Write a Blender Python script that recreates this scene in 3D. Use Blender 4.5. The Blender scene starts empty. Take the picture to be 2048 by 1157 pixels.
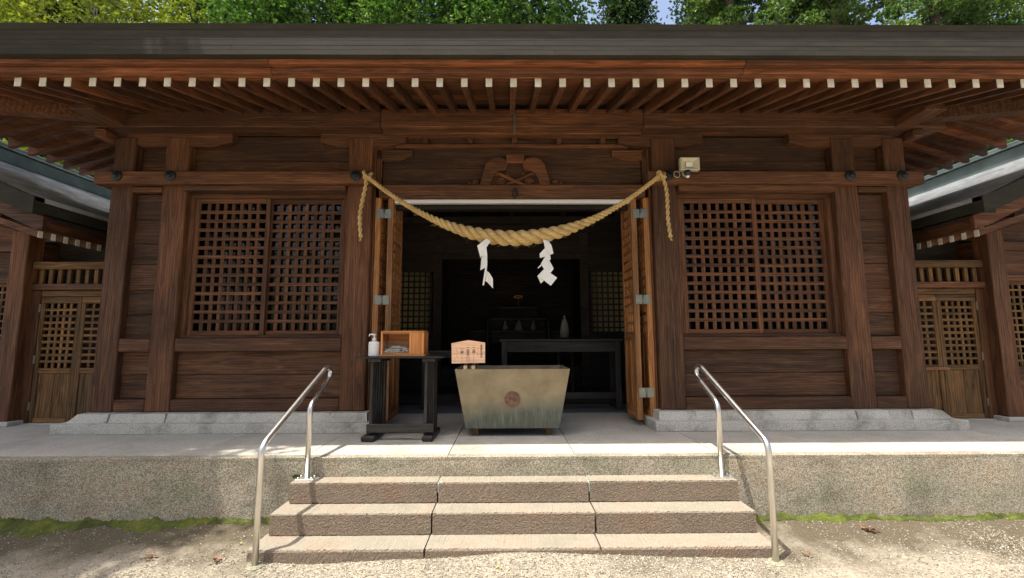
import bpy, math, random
import numpy as np
from mathutils import Vector, Matrix
random.seed(7); RNG = np.random.default_rng(7)
scene = bpy.context.scene
C = scene.collection

# ------------------------------------------------------------------ camera
EYE = 0.988
cam_d = bpy.data.cameras.new('camera'); cam = bpy.data.objects.new('camera', cam_d); C.objects.link(cam)
cam_d.sensor_width = 36.0; cam_d.lens = 904.0 / 2048 * 36; cam_d.clip_start = 0.05; cam_d.clip_end = 3000
th, psi, rho = math.atan(102 / 904.0), math.radians(-0.5), 0.0034
F = Vector((-math.sin(psi) * math.cos(th), math.cos(psi) * math.cos(th), math.sin(th)))
R = Vector((math.cos(psi), math.sin(psi), 0)); U = R.cross(F)
R2 = R * math.cos(rho) - U * math.sin(rho); U2 = R * math.sin(rho) + U * math.cos(rho)
m = Matrix((R2, U2, -F)).transposed().to_4x4(); m.translation = Vector((-0.055, 0, EYE))
cam.matrix_world = m; scene.camera = cam

# ------------------------------------------------------------------ light
SUN = Vector((-0.24, -0.197, 1.0)).normalized()
world = bpy.data.worlds.new('World'); scene.world = world; world.use_nodes = True
wn = world.node_tree; bg = wn.nodes['Background']
sky = wn.nodes.new('ShaderNodeTexSky'); sky.sky_type = 'NISHITA'; sky.sun_disc = False
sky.sun_elevation = math.asin(SUN.z); sky.sun_rotation = math.atan2(SUN.x, SUN.y)
sky.air_density = 1.0; sky.dust_density = 6.0; sky.ozone_density = 1.0
wn.links.new(sky.outputs[0], bg.inputs[0]); bg.inputs[1].default_value = 0.13
sl = bpy.data.lights.new('sun', 'SUN'); sl.energy = 3.4; sl.angle = math.radians(0.53); sl.color = (1.0, 0.95, 0.86)
so = bpy.data.objects.new('sun', sl); C.objects.link(so); so.rotation_euler = SUN.to_track_quat('Z', 'Y').to_euler()
so.location = (-6, -4, 25)
vs = scene.view_settings; vs.view_transform = 'Standard'; vs.look = 'None'; vs.exposure = 1.22; vs.gamma = 1.0
vs.use_curve_mapping = False
scene.render.engine = 'CYCLES'
scene.cycles.max_bounces = 8; scene.cycles.diffuse_bounces = 5; scene.cycles.transparent_max_bounces = 12

# ------------------------------------------------------------------ materials
def mat(name):
    m = bpy.data.materials.new(name); m.use_nodes = True
    nt = m.node_tree; b = nt.nodes['Principled BSDF']
    return m, nt, b
def N(nt, t, **k):
    n = nt.nodes.new(t)
    for a, v in k.items(): setattr(n, a, v)
    return n
def ramp(nt, fac, stops):
    r = N(nt, 'ShaderNodeValToRGB'); e = r.color_ramp.elements
    while len(e) > 1: e.remove(e[-1])
    e[0].position = stops[0][0]; e[0].color = (*stops[0][1], 1) if len(stops[0][1]) == 3 else stops[0][1]
    for p, c in stops[1:]:
        q = e.new(p); q.color = (*c, 1) if len(c) == 3 else c
    nt.links.new(fac, r.inputs[0]); return r.outputs[0]
def coords(nt, scale=(1, 1, 1), rnd=True):
    tc = N(nt, 'ShaderNodeTexCoord'); v = tc.outputs['Object']
    if rnd:
        oi = N(nt, 'ShaderNodeObjectInfo'); mu = N(nt, 'ShaderNodeVectorMath', operation='SCALE')
        mu.inputs[0].default_value = (37.3, 51.7, 23.9); nt.links.new(oi.outputs['Random'], mu.inputs['Scale'])
        ad = N(nt, 'ShaderNodeVectorMath', operation='ADD'); nt.links.new(v, ad.inputs[0]); nt.links.new(mu.outputs[0], ad.inputs[1]); v = ad.outputs[0]
    def mp(s):
        k = N(nt, 'ShaderNodeVectorMath', operation='MULTIPLY'); nt.links.new(v, k.inputs[0]); k.inputs[1].default_value = s; return k.outputs[0]
    return mp
def noise(nt, v, scale=1.0, detail=4, rough=0.6, dist=0.0):
    n = N(nt, 'ShaderNodeTexNoise'); nt.links.new(v, n.inputs['Vector'])
    n.inputs['Scale'].default_value = scale; n.inputs['Detail'].default_value = detail
    n.inputs['Roughness'].default_value = rough; n.inputs['Distortion'].default_value = dist
    return n.outputs['Fac']
def mix(nt, a, b, fac=1.0, mode='MULTIPLY'):
    n = N(nt, 'ShaderNodeMix', data_type='RGBA', blend_type=mode)
    for s, x in ((6, a), (7, b)):
        if isinstance(x, tuple): n.inputs[s].default_value = (*x, 1)
        else: nt.links.new(x, n.inputs[s])
    if isinstance(fac, (int, float)): n.inputs[0].default_value = fac
    else: nt.links.new(fac, n.inputs[0])
    return n.outputs[2]
def bump(nt, b, h, strength=0.4, dist=0.01):
    n = N(nt, 'ShaderNodeBump'); n.inputs['Strength'].default_value = strength; n.inputs['Distance'].default_value = dist
    nt.links.new(h, n.inputs['Height']); nt.links.new(n.outputs[0], b.inputs['Normal'])
def math_(nt, op, a, b_=None):
    n = N(nt, 'ShaderNodeMath', operation=op)
    for i, x in enumerate((a, b_)):
        if x is None: continue
        if isinstance(x, (int, float)): n.inputs[i].default_value = x
        else: nt.links.new(x, n.inputs[i])
    return n.outputs[0]
_w = {}
def wood(kind, ax):
    key = (kind, ax)
    if key in _w: return _w[key]
    P = {'brown': ((.048, .0198, .0088), (.108, .0462, .0198), (.19, .086, .037), 0.62), 'board': ((.034, .0158, .0078), (.075, .0352, .0168), (.137, .068, .033), 0.66),
         'soffit': ((.058, .0235, .0105), (.122, .050, .022), (.21, .091, .040), 0.62), 'carved': ((.05, .020, .0085), (.12, .049, .020), (.21, .09, .037), 0.6),  # soffit is brown lifted lighter and redder, putting ground bounce into the colour
         'eave': ((.05, .019, .008), (.155, .054, .019), (.29, .108, .039), 0.6),
         'door': ((.18, .075, .025), (.36, .165, .058), (.52, .27, .105), 0.5),
         'black': ((.010, .010, .0095), (.026, .025, .024), (.055, .051, .047), 0.45),
         'old': ((.06, .031, .011), (.155, .085, .031), (.27, .155, .06), 0.7),
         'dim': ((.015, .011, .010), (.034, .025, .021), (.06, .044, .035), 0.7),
         'pine': ((.38, .14, .04), (.55, .23, .07), (.68, .33, .12), 0.45),
         'pale': ((.52, .34, .23), (.62, .42, .30), (.70, .50, .37), 0.6)}[kind]
    m, nt, b = mat('wood_%s_%s' % (kind, ax)); mp = coords(nt)
    def s(along, cross): return tuple(along if a == ax else cross for a in 'xyz')
    g = noise(nt, mp(s(0.8, 10)), 2.0, 8, 0.66, 1.4)
    fine = noise(nt, mp(s(1.3, 60)), 1.5, 4, 0.7)
    big = noise(nt, mp(s(0.5, 1.6)), 1.1, 3, 0.55)
    col = ramp(nt, g, ((0.30, P[0]), (0.5, P[1]), (0.72, P[2])))
    col = mix(nt, col, ramp(nt, fine, ((0.3, (.55, .52, .5)), (0.65, (1.15, 1.12, 1.1)))), 0.5)
    col = mix(nt, col, ramp(nt, big, ((0.3, (.55, .55, .56)), (0.5, (1, 1, 1)), (0.7, (1.35, 1.28, 1.2)))), 0.9)
    oi = N(nt, 'ShaderNodeObjectInfo')
    col = mix(nt, col, ramp(nt, oi.outputs['Random'], ((0.0, (.68, .69, .71)), (0.5, (1, .98, .96)), (1.0, (1.28, 1.2, 1.12)))), 1.0)
    h = math_(nt, 'ADD', math_(nt, 'MULTIPLY', g, 0.8), math_(nt, 'MULTIPLY', fine, 0.5))
    if kind in ('brown', 'board', 'old', 'soffit', 'door'):      # growth rings as wavy figure
        wv = N(nt, 'ShaderNodeTexWave', wave_type='BANDS', bands_direction={'x': 'Z', 'y': 'X', 'z': 'X'}[ax]); nt.links.new(mp(s(.14, 1.0)), wv.inputs['Vector'])
        wv.inputs['Scale'].default_value = 11; wv.inputs['Distortion'].default_value = 7; wv.inputs['Detail'].default_value = 3; wv.inputs['Detail Scale'].default_value = .8
        col = mix(nt, col, ramp(nt, wv.outputs['Fac'], ((.1, (.62, .60, .58)), (.6, (1.1, 1.08, 1.06)))), .65)
        h = math_(nt, 'ADD', h, math_(nt, 'MULTIPLY', wv.outputs['Fac'], .35))
    if kind in ('brown', 'old', 'eave', 'dim', 'soffit', 'board'):
        cr = noise(nt, mp(s(0.22, 13)), 1.7, 3, 0.5, 0.8)
        cl = ramp(nt, math_(nt, 'ABSOLUTE', math_(nt, 'SUBTRACT', cr, 0.5)), ((0.0, (.25, .22, .2)), (0.012, (1, 1, 1))))
        on = ramp(nt, noise(nt, mp(s(.4, 2.5)), 1.3, 2), ((.48, (0, 0, 0)), (.56, (1, 1, 1))))
        col = mix(nt, col, cl, on)
        h = math_(nt, 'ADD', h, math_(nt, 'MULTIPLY', mix(nt, (1, 1, 1), cl, on, 'MIX'), 0.6))
    nt.links.new(col, b.inputs['Base Color'])
    ro = ramp(nt, g, ((0.3, (P[3] + .15,) * 3), (0.7, (P[3] - .08,) * 3))); nt.links.new(ro, b.inputs['Roughness'])
    b.inputs['Specular IOR Level'].default_value = 0.35
    bump(nt, b, h, 0.55, 0.006)
    _w[key] = m; return m
def plain(name, col, rough=0.6, metal=0.0, var=0.12, sc=6.0, bmp=0.0):
    m, nt, b = mat(name); mp = coords(nt)
    n = noise(nt, mp((sc, sc, sc)), 1.0, 6, 0.6)
    c = ramp(nt, n, ((0.3, tuple(x * (1 - var) for x in col)), (0.7, tuple(min(1, x * (1 + var)) for x in col))))
    nt.links.new(c, b.inputs['Base Color']); b.inputs['Roughness'].default_value = rough; b.inputs['Metallic'].default_value = metal
    if bmp: bump(nt, b, n, bmp, 0.004)
    return m
def granite():
    m, nt, b = mat('granite'); mp = coords(nt)
    sp = noise(nt, mp((130,) * 3), 1.0, 3, 0.7); st = noise(nt, mp((3, 3, 3)), 1.0, 6, 0.65)
    c = ramp(nt, sp, ((.33, (.20, .19, .165)), (.45, (.46, .44, .39)), (.6, (.62, .60, .54)), (.75, (.74, .72, .65))))
    c = mix(nt, c, ramp(nt, st, ((.3, (.42, .41, .37)), (.5, (.95, .95, .94)), (.72, (1.12, 1.1, 1.06)))), 0.9)
    nt.links.new(c, b.inputs['Base Color']); b.inputs['Roughness'].default_value = 0.75; bump(nt, b, sp, .4, .003); return m
def concrete(name, a, b_, c_, stain=0.7):
    m, nt, b = mat(name); mp = coords(nt)
    vo = N(nt, 'ShaderNodeTexVoronoi'); vo.inputs['Scale'].default_value = 1.0; nt.links.new(mp((170,) * 3), vo.inputs['Vector'])
    sep = N(nt, 'ShaderNodeSeparateColor'); nt.links.new(vo.outputs['Color'], sep.inputs[0])
    c = ramp(nt, sep.outputs[0], ((0, a), (.5, b_), (1, c_)))
    ed = ramp(nt, vo.outputs['Distance'], ((.25, (1, 1, 1)), (.75, (.62, .6, .56))))
    c = mix(nt, c, ed, .8)
    st = noise(nt, mp((.9, .9, 1.8)), 1.3, 8, .66); dr = noise(nt, mp((4, 4, .5)), 1.0, 6, .66)
    c = mix(nt, c, ramp(nt, st, ((.3, (.55, .56, .5)), (.52, (1, 1, 1)), (.75, (1.12, 1.08, 1.0)))), stain)
    c = mix(nt, c, ramp(nt, dr, ((.3, (.66, .66, .62)), (.5, (1, 1, 1)))), stain * .6)
    hu = noise(nt, mp((1.7, 1.7, 2.6)), 1.0, 6, .65)
    c = mix(nt, c, ramp(nt, hu, ((.34, (.80, .88, .80)), (.5, (1, 1, 1)), (.66, (1.08, .98, .88)))), stain)
    nt.links.new(c, b.inputs['Base Color']); b.inputs['Roughness'].default_value = .85
    bump(nt, b, math_(nt, 'SUBTRACT', 1.0, vo.outputs['Distance']), .5, .004); return m
def stepstone(name, A, Bc, Cc, bs):
    m, nt, b = mat(name); mp = coords(nt)
    n1 = noise(nt, mp((120,) * 3), 1.0, 5, .75); n2 = noise(nt, mp((2.6,) * 3), 1.0, 5, .6)
    c = ramp(nt, n1, ((.3, A), (.5, Bc), (.7, Cc)))
    c = mix(nt, c, ramp(nt, n2, ((.3, (.80, .82, .80)), (.5, (1, 1, 1)), (.68, (1.0, .88, .81)))), .8)
    nt.links.new(c, b.inputs['Base Color']); b.inputs['Roughness'].default_value = .9
    bump(nt, b, n1, bs, .008); return m
def groundmat():
    m, nt, b = mat('soil'); mp = coords(nt, rnd=False)
    n1 = noise(nt, mp((110,) * 3), 1.0, 4, .7); n2 = noise(nt, mp((1.3,) * 3), 1.0, 6, .62); n1 = math_(nt, 'ADD', math_(nt, 'MULTIPLY', n1, .55), math_(nt, 'MULTIPLY', noise(nt, mp((28,) * 3), 1.0, 5, .7), .45))
    c = ramp(nt, n1, ((.32, (.14, .12, .085)), (.5, (.29, .252, .188)), (.68, (.44, .395, .305))))
    tc = N(nt, 'ShaderNodeTexCoord'); sp = N(nt, 'ShaderNodeSeparateXYZ'); nt.links.new(tc.outputs['Object'], sp.inputs[0])
    near = math_(nt, 'ADD', sp.outputs[1], math_(nt, 'MULTIPLY', math_(nt, 'SUBTRACT', n2, .5), 2.6))      # bare damp soil along the foot of the platform
    c = mix(nt, c, ramp(nt, math_(nt, 'MULTIPLY', near, .2), ((.64, (1, 1, 1)), (.745, (.30, .275, .22)))), 1.0)
    nt.links.new(c, b.inputs['Base Color']); b.inputs['Roughness'].default_value = .95; bump(nt, b, n1, .8, .01); return m
def gravelmat():
    m, nt, b = mat('gravel'); mp = coords(nt, rnd=False)
    vo = N(nt, 'ShaderNodeTexVoronoi'); vo.inputs['Scale'].default_value = 1; nt.links.new(mp((70, 70, 20)), vo.inputs['Vector'])
    sep = N(nt, 'ShaderNodeSeparateColor'); nt.links.new(vo.outputs['Color'], sep.inputs[0])
    c = ramp(nt, sep.outputs[0], ((0, (.10, .085, .062)), (.3, (.25, .22, .16)), (.7, (.38, .34, .26)), (1, (.58, .54, .46))))
    nt.links.new(c, b.inputs['Base Color']); b.inputs['Roughness'].default_value = .85; return m
def leafmat(name, a, b_, c_, tr=.35):
    m, nt, b = mat(name); mp = coords(nt); nt.nodes.remove(b)
    n = noise(nt, mp((.55,) * 3), 1.0, 5, .7); n2 = noise(nt, mp((9,) * 3), 1.0, 2, .6)
    c = ramp(nt, n, ((.32, a), (.5, b_), (.68, c_)))
    c = mix(nt, c, ramp(nt, n2, ((.3, (.6, .62, .55)), (.7, (1.3, 1.25, 1.1)))), .8)
    d = N(nt, 'ShaderNodeBsdfDiffuse'); t = N(nt, 'ShaderNodeBsdfTranslucent'); g = N(nt, 'ShaderNodeBsdfGlossy'); g.inputs['Roughness'].default_value = .45
    nt.links.new(c, d.inputs[0]); nt.links.new(mix(nt, c, (1.1, 1.2, .6), 1.0), t.inputs[0]); g.inputs[0].default_value = (.5, .5, .5, 1)
    m1 = N(nt, 'ShaderNodeMixShader'); m1.inputs[0].default_value = tr; nt.links.new(d.outputs[0], m1.inputs[1]); nt.links.new(t.outputs[0], m1.inputs[2])
    m2 = N(nt, 'ShaderNodeMixShader'); m2.inputs[0].default_value = .05; nt.links.new(m1.outputs[0], m2.inputs[1]); nt.links.new(g.outputs[0], m2.inputs[2])
    nt.links.new(m2.outputs[0], nt.nodes['Material Output'].inputs[0]); return m
def mossmat():
    m, nt, b = mat('moss'); mp = coords(nt, rnd=False)
    n = noise(nt, mp((4,) * 3), 1.0, 6, .7); n2 = noise(nt, mp((90,) * 3), 1.0, 3, .6)
    c = ramp(nt, n, ((.3, (.05, .04, .015)), (.43, (.05, .062, .009)), (.56, (.09, .112, .011)), (.7, (.18, .17, .025))))
    c = mix(nt, c, ramp(nt, n2, ((.3, (.5, .5, .5)), (.7, (1.3, 1.3, 1.2)))), .8)
    nt.links.new(c, b.inputs['Base Color']); b.inputs['Roughness'].default_value = .95; bump(nt, b, n2, .8, .01); return m
def glassmat(tint=(.55, .58, .57, 1), ior=1.42):
    m, nt, b = mat('window_glass'); nt.nodes.remove(b)
    tr = N(nt, 'ShaderNodeBsdfTransparent'); tr.inputs[0].default_value = tint
    g = N(nt, 'ShaderNodeBsdfGlossy'); g.inputs['Roughness'].default_value = .03
    fr = N(nt, 'ShaderNodeFresnel'); fr.inputs[0].default_value = ior
    ms = N(nt, 'ShaderNodeMixShader'); nt.links.new(fr.outputs[0], ms.inputs[0]); nt.links.new(tr.outputs[0], ms.inputs[1]); nt.links.new(g.outputs[0], ms.inputs[2])
    nt.links.new(ms.outputs[0], nt.nodes['Material Output'].inputs[0]); return m
def boxmetal():
    m, nt, b = mat('patinated_copper'); mp = coords(nt, rnd=False)
    tc = N(nt, 'ShaderNodeTexCoord'); sp = N(nt, 'ShaderNodeSeparateXYZ'); nt.links.new(tc.outputs['Object'], sp.inputs[0])
    n = noise(nt, mp((4,) * 3), 1.0, 6, .62); st = noise(nt, mp((26, 26, 2.2)), 1.0, 5, .7); sm = noise(nt, mp((1.6,) * 3), 1, 4, .6)
    c = ramp(nt, n, ((.3, (.19, .145, .085)), (.5, (.26, .205, .125)), (.7, (.32, .26, .165))))
    zz = math_(nt, 'ADD', math_(nt, 'MULTIPLY', sp.outputs[2], -2.3), math_(nt, 'ADD', math_(nt, 'MULTIPLY', st, .38), math_(nt, 'MULTIPLY', sm, 1.15)))
    f = ramp(nt, zz, ((.0, (0, 0, 0)), (.5, (.97, .97, .97))))
    green = ramp(nt, st, ((.32, (.065, .07, .056)), (.52, (.10, .113, .09)), (.72, (.18, .215, .19))))
    c = mix(nt, c, green, f, 'MIX')
    nt.links.new(c, b.inputs['Base Color']); b.inputs['Metallic'].default_value = .25; b.inputs['Roughness'].default_value = .5
    bump(nt, b, n, .15, .004); return m
def roofedge():
    m, nt, b = mat('roof_copper'); mp = coords(nt)
    n = noise(nt, mp((.9, 6, 14)), 1.5, 7, .7); n2 = noise(nt, mp((4, 4, 4)), 1, 7, .7)
    c = ramp(nt, n, ((.3, (.026, .024, .018)), (.55, (.038, .035, .027)), (.75, (.052, .048, .037))))
    c = mix(nt, c, ramp(nt, n2, ((.35, (.75, .75, .75)), (.7, (1.15, 1.15, 1.1)))), .8)
    nt.links.new(c, b.inputs['Base Color']); b.inputs['Roughness'].default_value = .8; b.inputs['Specular IOR Level'].default_value = .25
    bump(nt, b, n2, .2, .006); return m
def ropemat():
    m, nt, b = mat('rice_straw'); mp = coords(nt, rnd=False)
    uv = N(nt, 'ShaderNodeUVMap'); k = N(nt, 'ShaderNodeVectorMath', operation='MULTIPLY'); nt.links.new(uv.outputs[0], k.inputs[0]); k.inputs[1].default_value = (3, 40, 1)
    n = noise(nt, k.outputs[0], 1.0, 5, .7); n2 = noise(nt, mp((7,) * 3), 1, 4, .6)
    c = ramp(nt, n, ((.3, (.26, .15, .045)), (.48, (.58, .40, .155)), (.7, (.80, .63, .33))))
    c = mix(nt, c, ramp(nt, n2, ((.3, (.72, .68, .62)), (.65, (1.1, 1.08, 1.05)))), .7)
    nt.links.new(c, b.inputs['Base Color']); b.inputs['Roughness'].default_value = .75; bump(nt, b, n, .9, .006); return m
GRAN = granite(); CONC = concrete('washed_concrete', (.16, .138, .10), (.36, .32, .245), (.62, .57, .47), .95)
PAVE = concrete('paving_concrete', (.44, .42, .37), (.53, .51, .46), (.61, .59, .54), .5)
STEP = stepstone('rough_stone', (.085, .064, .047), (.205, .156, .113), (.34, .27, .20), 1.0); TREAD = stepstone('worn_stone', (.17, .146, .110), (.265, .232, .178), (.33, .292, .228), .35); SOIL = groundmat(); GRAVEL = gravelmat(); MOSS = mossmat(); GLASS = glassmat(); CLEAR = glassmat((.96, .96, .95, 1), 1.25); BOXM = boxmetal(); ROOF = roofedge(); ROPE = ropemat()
WHITE = plain('white_paint', (.66, .62, .52), .6, 0, .22, 14)
STEEL = plain('polished_steel', (.74, .72, .69), .34, 1.0, .06, 9)
HINGE = plain('hinge_steel', (.25, .26, .225), .38, .8, .15, 20)
IRON = plain('black_iron', (.022, .024, .026), .45, .5, .3, 20, .3)
PAPER = plain('white_paper', (.78, .77, .74), .8, 0, .04, 4)
PLASTIC = plain('white_plastic', (.74, .75, .75), .35, 0, .03, 4)
BEIGE = plain('beige_housing', (.52, .48, .34), .45, 0, .08, 12)
DARKP = plain('dark_plastic', (.02, .021, .023), .35, 0, .2, 9)
INK = plain('black_ink', (.03, .022, .018), .7, 0, .2, 9)
CRIM = plain('worn_red_copper', (.17, .09, .062), .55, .2, .45, 26, .3)
GOLD = plain('gilt', (.75, .45, .10), .3, 1.0, .1, 9)
CLOTH = plain('pale_cloth', (.2, .19, .15), .9, 0, .2, 12)
CABLE = plain('grey_cable', (.42, .38, .33), .5, 0, .1, 9)
DARKSTONE = plain('stone_floor_inside', (.12, .12, .12), .7, 0, .2, 5)
DRY = plain('dry_leaf', (.21, .10, .055), .8, 0, .4, 30)
YEL = plain('yellow_leaf', (.55, .48, .08), .7, 0, .2, 20)
BARK = plain('bark', (.075, .05, .035), .9, 0, .4, 5, .6)
GREENROOF = plain('oxidised_copper', (.16, .20, .19), .4, .45, .25, 3)
TILEROOF = plain('wing_roof_copper', (.42, .44, .46), .4, .1, .3, 3.5)
def frost():
    m, nt, b = mat('frosted_pane'); nt.nodes.remove(b); t = N(nt, 'ShaderNodeBsdfTranslucent'); t.inputs[0].default_value = (.62, .53, .50, 1)
    nt.links.new(t.outputs[0], nt.nodes['Material Output'].inputs[0]); return m
FROST = frost()
SOCK = plain('mortar', (.30, .36, .32), .9, 0, .3, 40)

# ------------------------------------------------------------------ mesh helpers
WP = {}
def mesh(name, v, f, smooth=False):
    me = bpy.data.meshes.new(name); me.from_pydata([tuple(map(float, p)) for p in v], [], f); me.update()
    if smooth:
        for p in me.polygons: p.use_smooth = True
    return me
def add(name, me, ma, parent=None, loc=(0, 0, 0), **props):
    o = bpy.data.objects.new(name, me); C.objects.link(o); loc = Vector(loc); WP[o] = loc
    if parent is not None:
        o.parent = parent; o.location = loc - WP[parent]
    else: o.location = loc
    if ma is not None and me is not None and not me.materials: me.materials.append(ma)
    elif ma is not None and me is not None and me.materials[0] != ma:
        o.material_slots[0].link = 'OBJECT'; o.material_slots[0].material = ma
    for k, x in props.items(): o[k] = x
    return o
def thing(name, label, cat, loc=(0, 0, 0), group=None):
    o = add(name, None, None, None, loc); o['label'] = label; o['category'] = cat; o.empty_display_size = .2
    if group: o['group'] = group
    return o
class MB:
    def __init__(s): s.v = []; s.f = []
    def extend(s, v, f):
        n = len(s.v); s.v += [tuple(p) for p in v]; s.f += [tuple(i + n for i in q) for q in f]; return s
    def box(s, x0, x1, y0, y1, z0, z1, b=0.0):
        v, f = cbv((x1 - x0), (y1 - y0), (z1 - z0), b); c = ((x0 + x1) / 2, (y0 + y1) / 2, (z0 + z1) / 2)
        return s.extend([(p[0] + c[0], p[1] + c[1], p[2] + c[2]) for p in v], f)
    def prism(s, poly, y0, y1):      # polygon in xz (ccw from front), extruded in y
        n = len(poly); v = [(x, y0, z) for x, z in poly] + [(x, y1, z) for x, z in poly]
        f = [tuple(range(n)), tuple(range(2 * n - 1, n - 1, -1))] + [(i, i + n, (i + 1) % n + n, (i + 1) % n) for i in range(n)]
        return s.extend(v, f)
    def tube(s, pts, r, seg=10, cap=True):
        pts = [Vector(p) for p in pts]; n = len(pts); rr = r if hasattr(r, '__len__') else [r] * n
        v = []; up = None
        for i, p in enumerate(pts):
            t = (pts[min(i + 1, n - 1)] - pts[max(i - 1, 0)]).normalized()
            if up is None: up = Vector((0, 0, 1)) if abs(t.z) < .9 else Vector((1, 0, 0))
            a = (up - t * up.dot(t)).normalized(); up = a; b = t.cross(a)
            for k in range(seg):
                q = 2 * math.pi * k / seg; v.append(p + a * math.cos(q) * rr[i] + b * math.sin(q) * rr[i])
        f = [(i * seg + k, i * seg + (k + 1) % seg, (i + 1) * seg + (k + 1) % seg, (i + 1) * seg + k) for i in range(n - 1) for k in range(seg)]
        if cap: f += [tuple(range(seg - 1, -1, -1)), tuple((n - 1) * seg + k for k in range(seg))]
        return s.extend(v, f)
    def lathe(s, prof, c=(0, 0, 0), seg=20):
        v = [(c[0] + r * math.cos(2 * math.pi * k / seg), c[1] + r * math.sin(2 * math.pi * k / seg), c[2] + z) for r, z in prof for k in range(seg)]
        f = [(i * seg + k, i * seg + (k + 1) % seg, (i + 1) * seg + (k + 1) % seg, (i + 1) * seg + k) for i in range(len(prof) - 1) for k in range(seg)]
        f += [tuple(range(seg - 1, -1, -1)), tuple((len(prof) - 1) * seg + k for k in range(seg))]
        return s.extend(v, f)
    def build(s, name, ma, parent=None, loc=(0, 0, 0), smooth=False, **p):
        v = [(a - loc[0], b - loc[1], c - loc[2]) for a, b, c in s.v]
        return add(name, mesh(name, v, s.f, smooth), ma, parent, loc, **p)
def cbv(w, d, h, b):
    X, Y, Z = w / 2, d / 2, h / 2
    if b <= 0:
        v = [(sx * X, sy * Y, sz * Z) for sx in (-1, 1) for sy in (-1, 1) for sz in (-1, 1)]
        return v, [(0, 1, 3, 2), (4, 6, 7, 5), (0, 4, 5, 1), (2, 3, 7, 6), (0, 2, 6, 4), (1, 5, 7, 3)]
    b = min(b, X * .45, Y * .45, Z * .45); v = []; ix = {}
    for sx in (-1, 1):
        for sy in (-1, 1):
            for sz in (-1, 1):
                for a in range(3):
                    p = [sx * (X - b), sy * (Y - b), sz * (Z - b)]; p[a] = (sx * X, sy * Y, sz * Z)[a]
                    ix[sx, sy, sz, a] = len(v); v.append(tuple(p))
    f = []; I = ix; S = (-1, 1)
    for q in S:
        f.append(tuple(I[q, y, z, 0] for y, z in ((-1, -1), (1, -1), (1, 1), (-1, 1))))
        f.append(tuple(I[x, q, z, 1] for x, z in ((-1, -1), (1, -1), (1, 1), (-1, 1))))
        f.append(tuple(I[x, y, q, 2] for x, y in ((-1, -1), (1, -1), (1, 1), (-1, 1))))
    for p in S:
        for q in S:
            f.append((I[p, q, -1, 0], I[p, q, -1, 1], I[p, q, 1, 1], I[p, q, 1, 0]))
            f.append((I[p, -1, q, 0], I[p, -1, q, 2], I[p, 1, q, 2], I[p, 1, q, 0]))
            f.append((I[-1, p, q, 1], I[-1, p, q, 2], I[1, p, q, 2], I[1, p, q, 1]))
            for r in S: f.append((I[p, q, r, 0], I[p, q, r, 1], I[p, q, r, 2]))
    # make all faces point outward
    out = []
    for t in f:
        a, b2, c = (Vector(v[i]) for i in t[:3]); n = (b2 - a).cross(c - a); m_ = sum((Vector(v[i]) for i in t), Vector()) / len(t)
        out.append(t if n.dot(m_) > 0 else t[::-1])
    return v, out
_bc = {}
def box(name, ma, parent, x0, x1, y0, y1, z0, z1, b=0.006, **p):
    if x0 > x1: x0, x1 = x1, x0
    k = (round(x1 - x0, 4), round(y1 - y0, 4), round(z1 - z0, 4), b)
    if k not in _bc: _bc[k] = mesh(name, *cbv(*k))
    return add(name, _bc[k], ma, parent, ((x0 + x1) / 2, (y0 + y1) / 2, (z0 + z1) / 2), **p)
def roughbox(name, ma, parent, x0, x1, y0, y1, z0, z1, nx, nz, amp, seed=0, chip=.006):
    """block whose front face and top front edge are uneven"""
    rg = np.random.default_rng(seed); v = []; f = []
    ys = [(z0 + (z1 - z0) * j / nz, 0) for j in range(nz + 1)] + [(z1, t) for t in (.03, .35, 1.0)]
    rows = len(ys)
    for j, (z, t) in enumerate(ys):
        for i in range(nx + 1):
            x = x0 + (x1 - x0) * i / nx; dy = rg.normal() * amp if j <= nz else 0; dz = rg.normal() * .0012 if j > nz else 0
            if j == nz: dy = abs(rg.normal()) * chip * .6; dz = -abs(rg.normal()) * chip * .7 - .002; 
            if i in (0, nx) and j <= nz: x += (1 if i == 0 else -1) * abs(rg.normal()) * chip * .5
            v.append((x, y0 + t * (y1 - y0) + dy + (.004 if j == nz else 0), z + dz))
    f = [(j * (nx + 1) + i, j * (nx + 1) + i + 1, (j + 1) * (nx + 1) + i + 1, (j + 1) * (nx + 1) + i) for j in range(rows - 1) for i in range(nx)]
    n = len(v); v += [(x0, y1, z0), (x1, y1, z0)]; L = [j * (nx + 1) for j in range(rows)]; Rr = [j * (nx + 1) + nx for j in range(rows)]
    f += [tuple(L + [n]), tuple([n + 1] + Rr[::-1]), (n, (rows - 1) * (nx + 1), (rows - 1) * (nx + 1) + nx, n + 1)] if False else [tuple([n] + L[::-1])[::-1], tuple([n + 1] + Rr[::-1])]
    f.append(tuple([n] + [n + 1] + [(rows - 1) * (nx + 1) + nx - i for i in range(nx + 1)]))
    c = ((x0 + x1) / 2, (y0 + y1) / 2, z0)
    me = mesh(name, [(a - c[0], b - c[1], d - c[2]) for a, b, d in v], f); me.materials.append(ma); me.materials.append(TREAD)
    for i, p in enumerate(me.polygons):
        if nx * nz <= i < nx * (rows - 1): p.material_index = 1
    return add(name, me, ma, parent, c)

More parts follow.
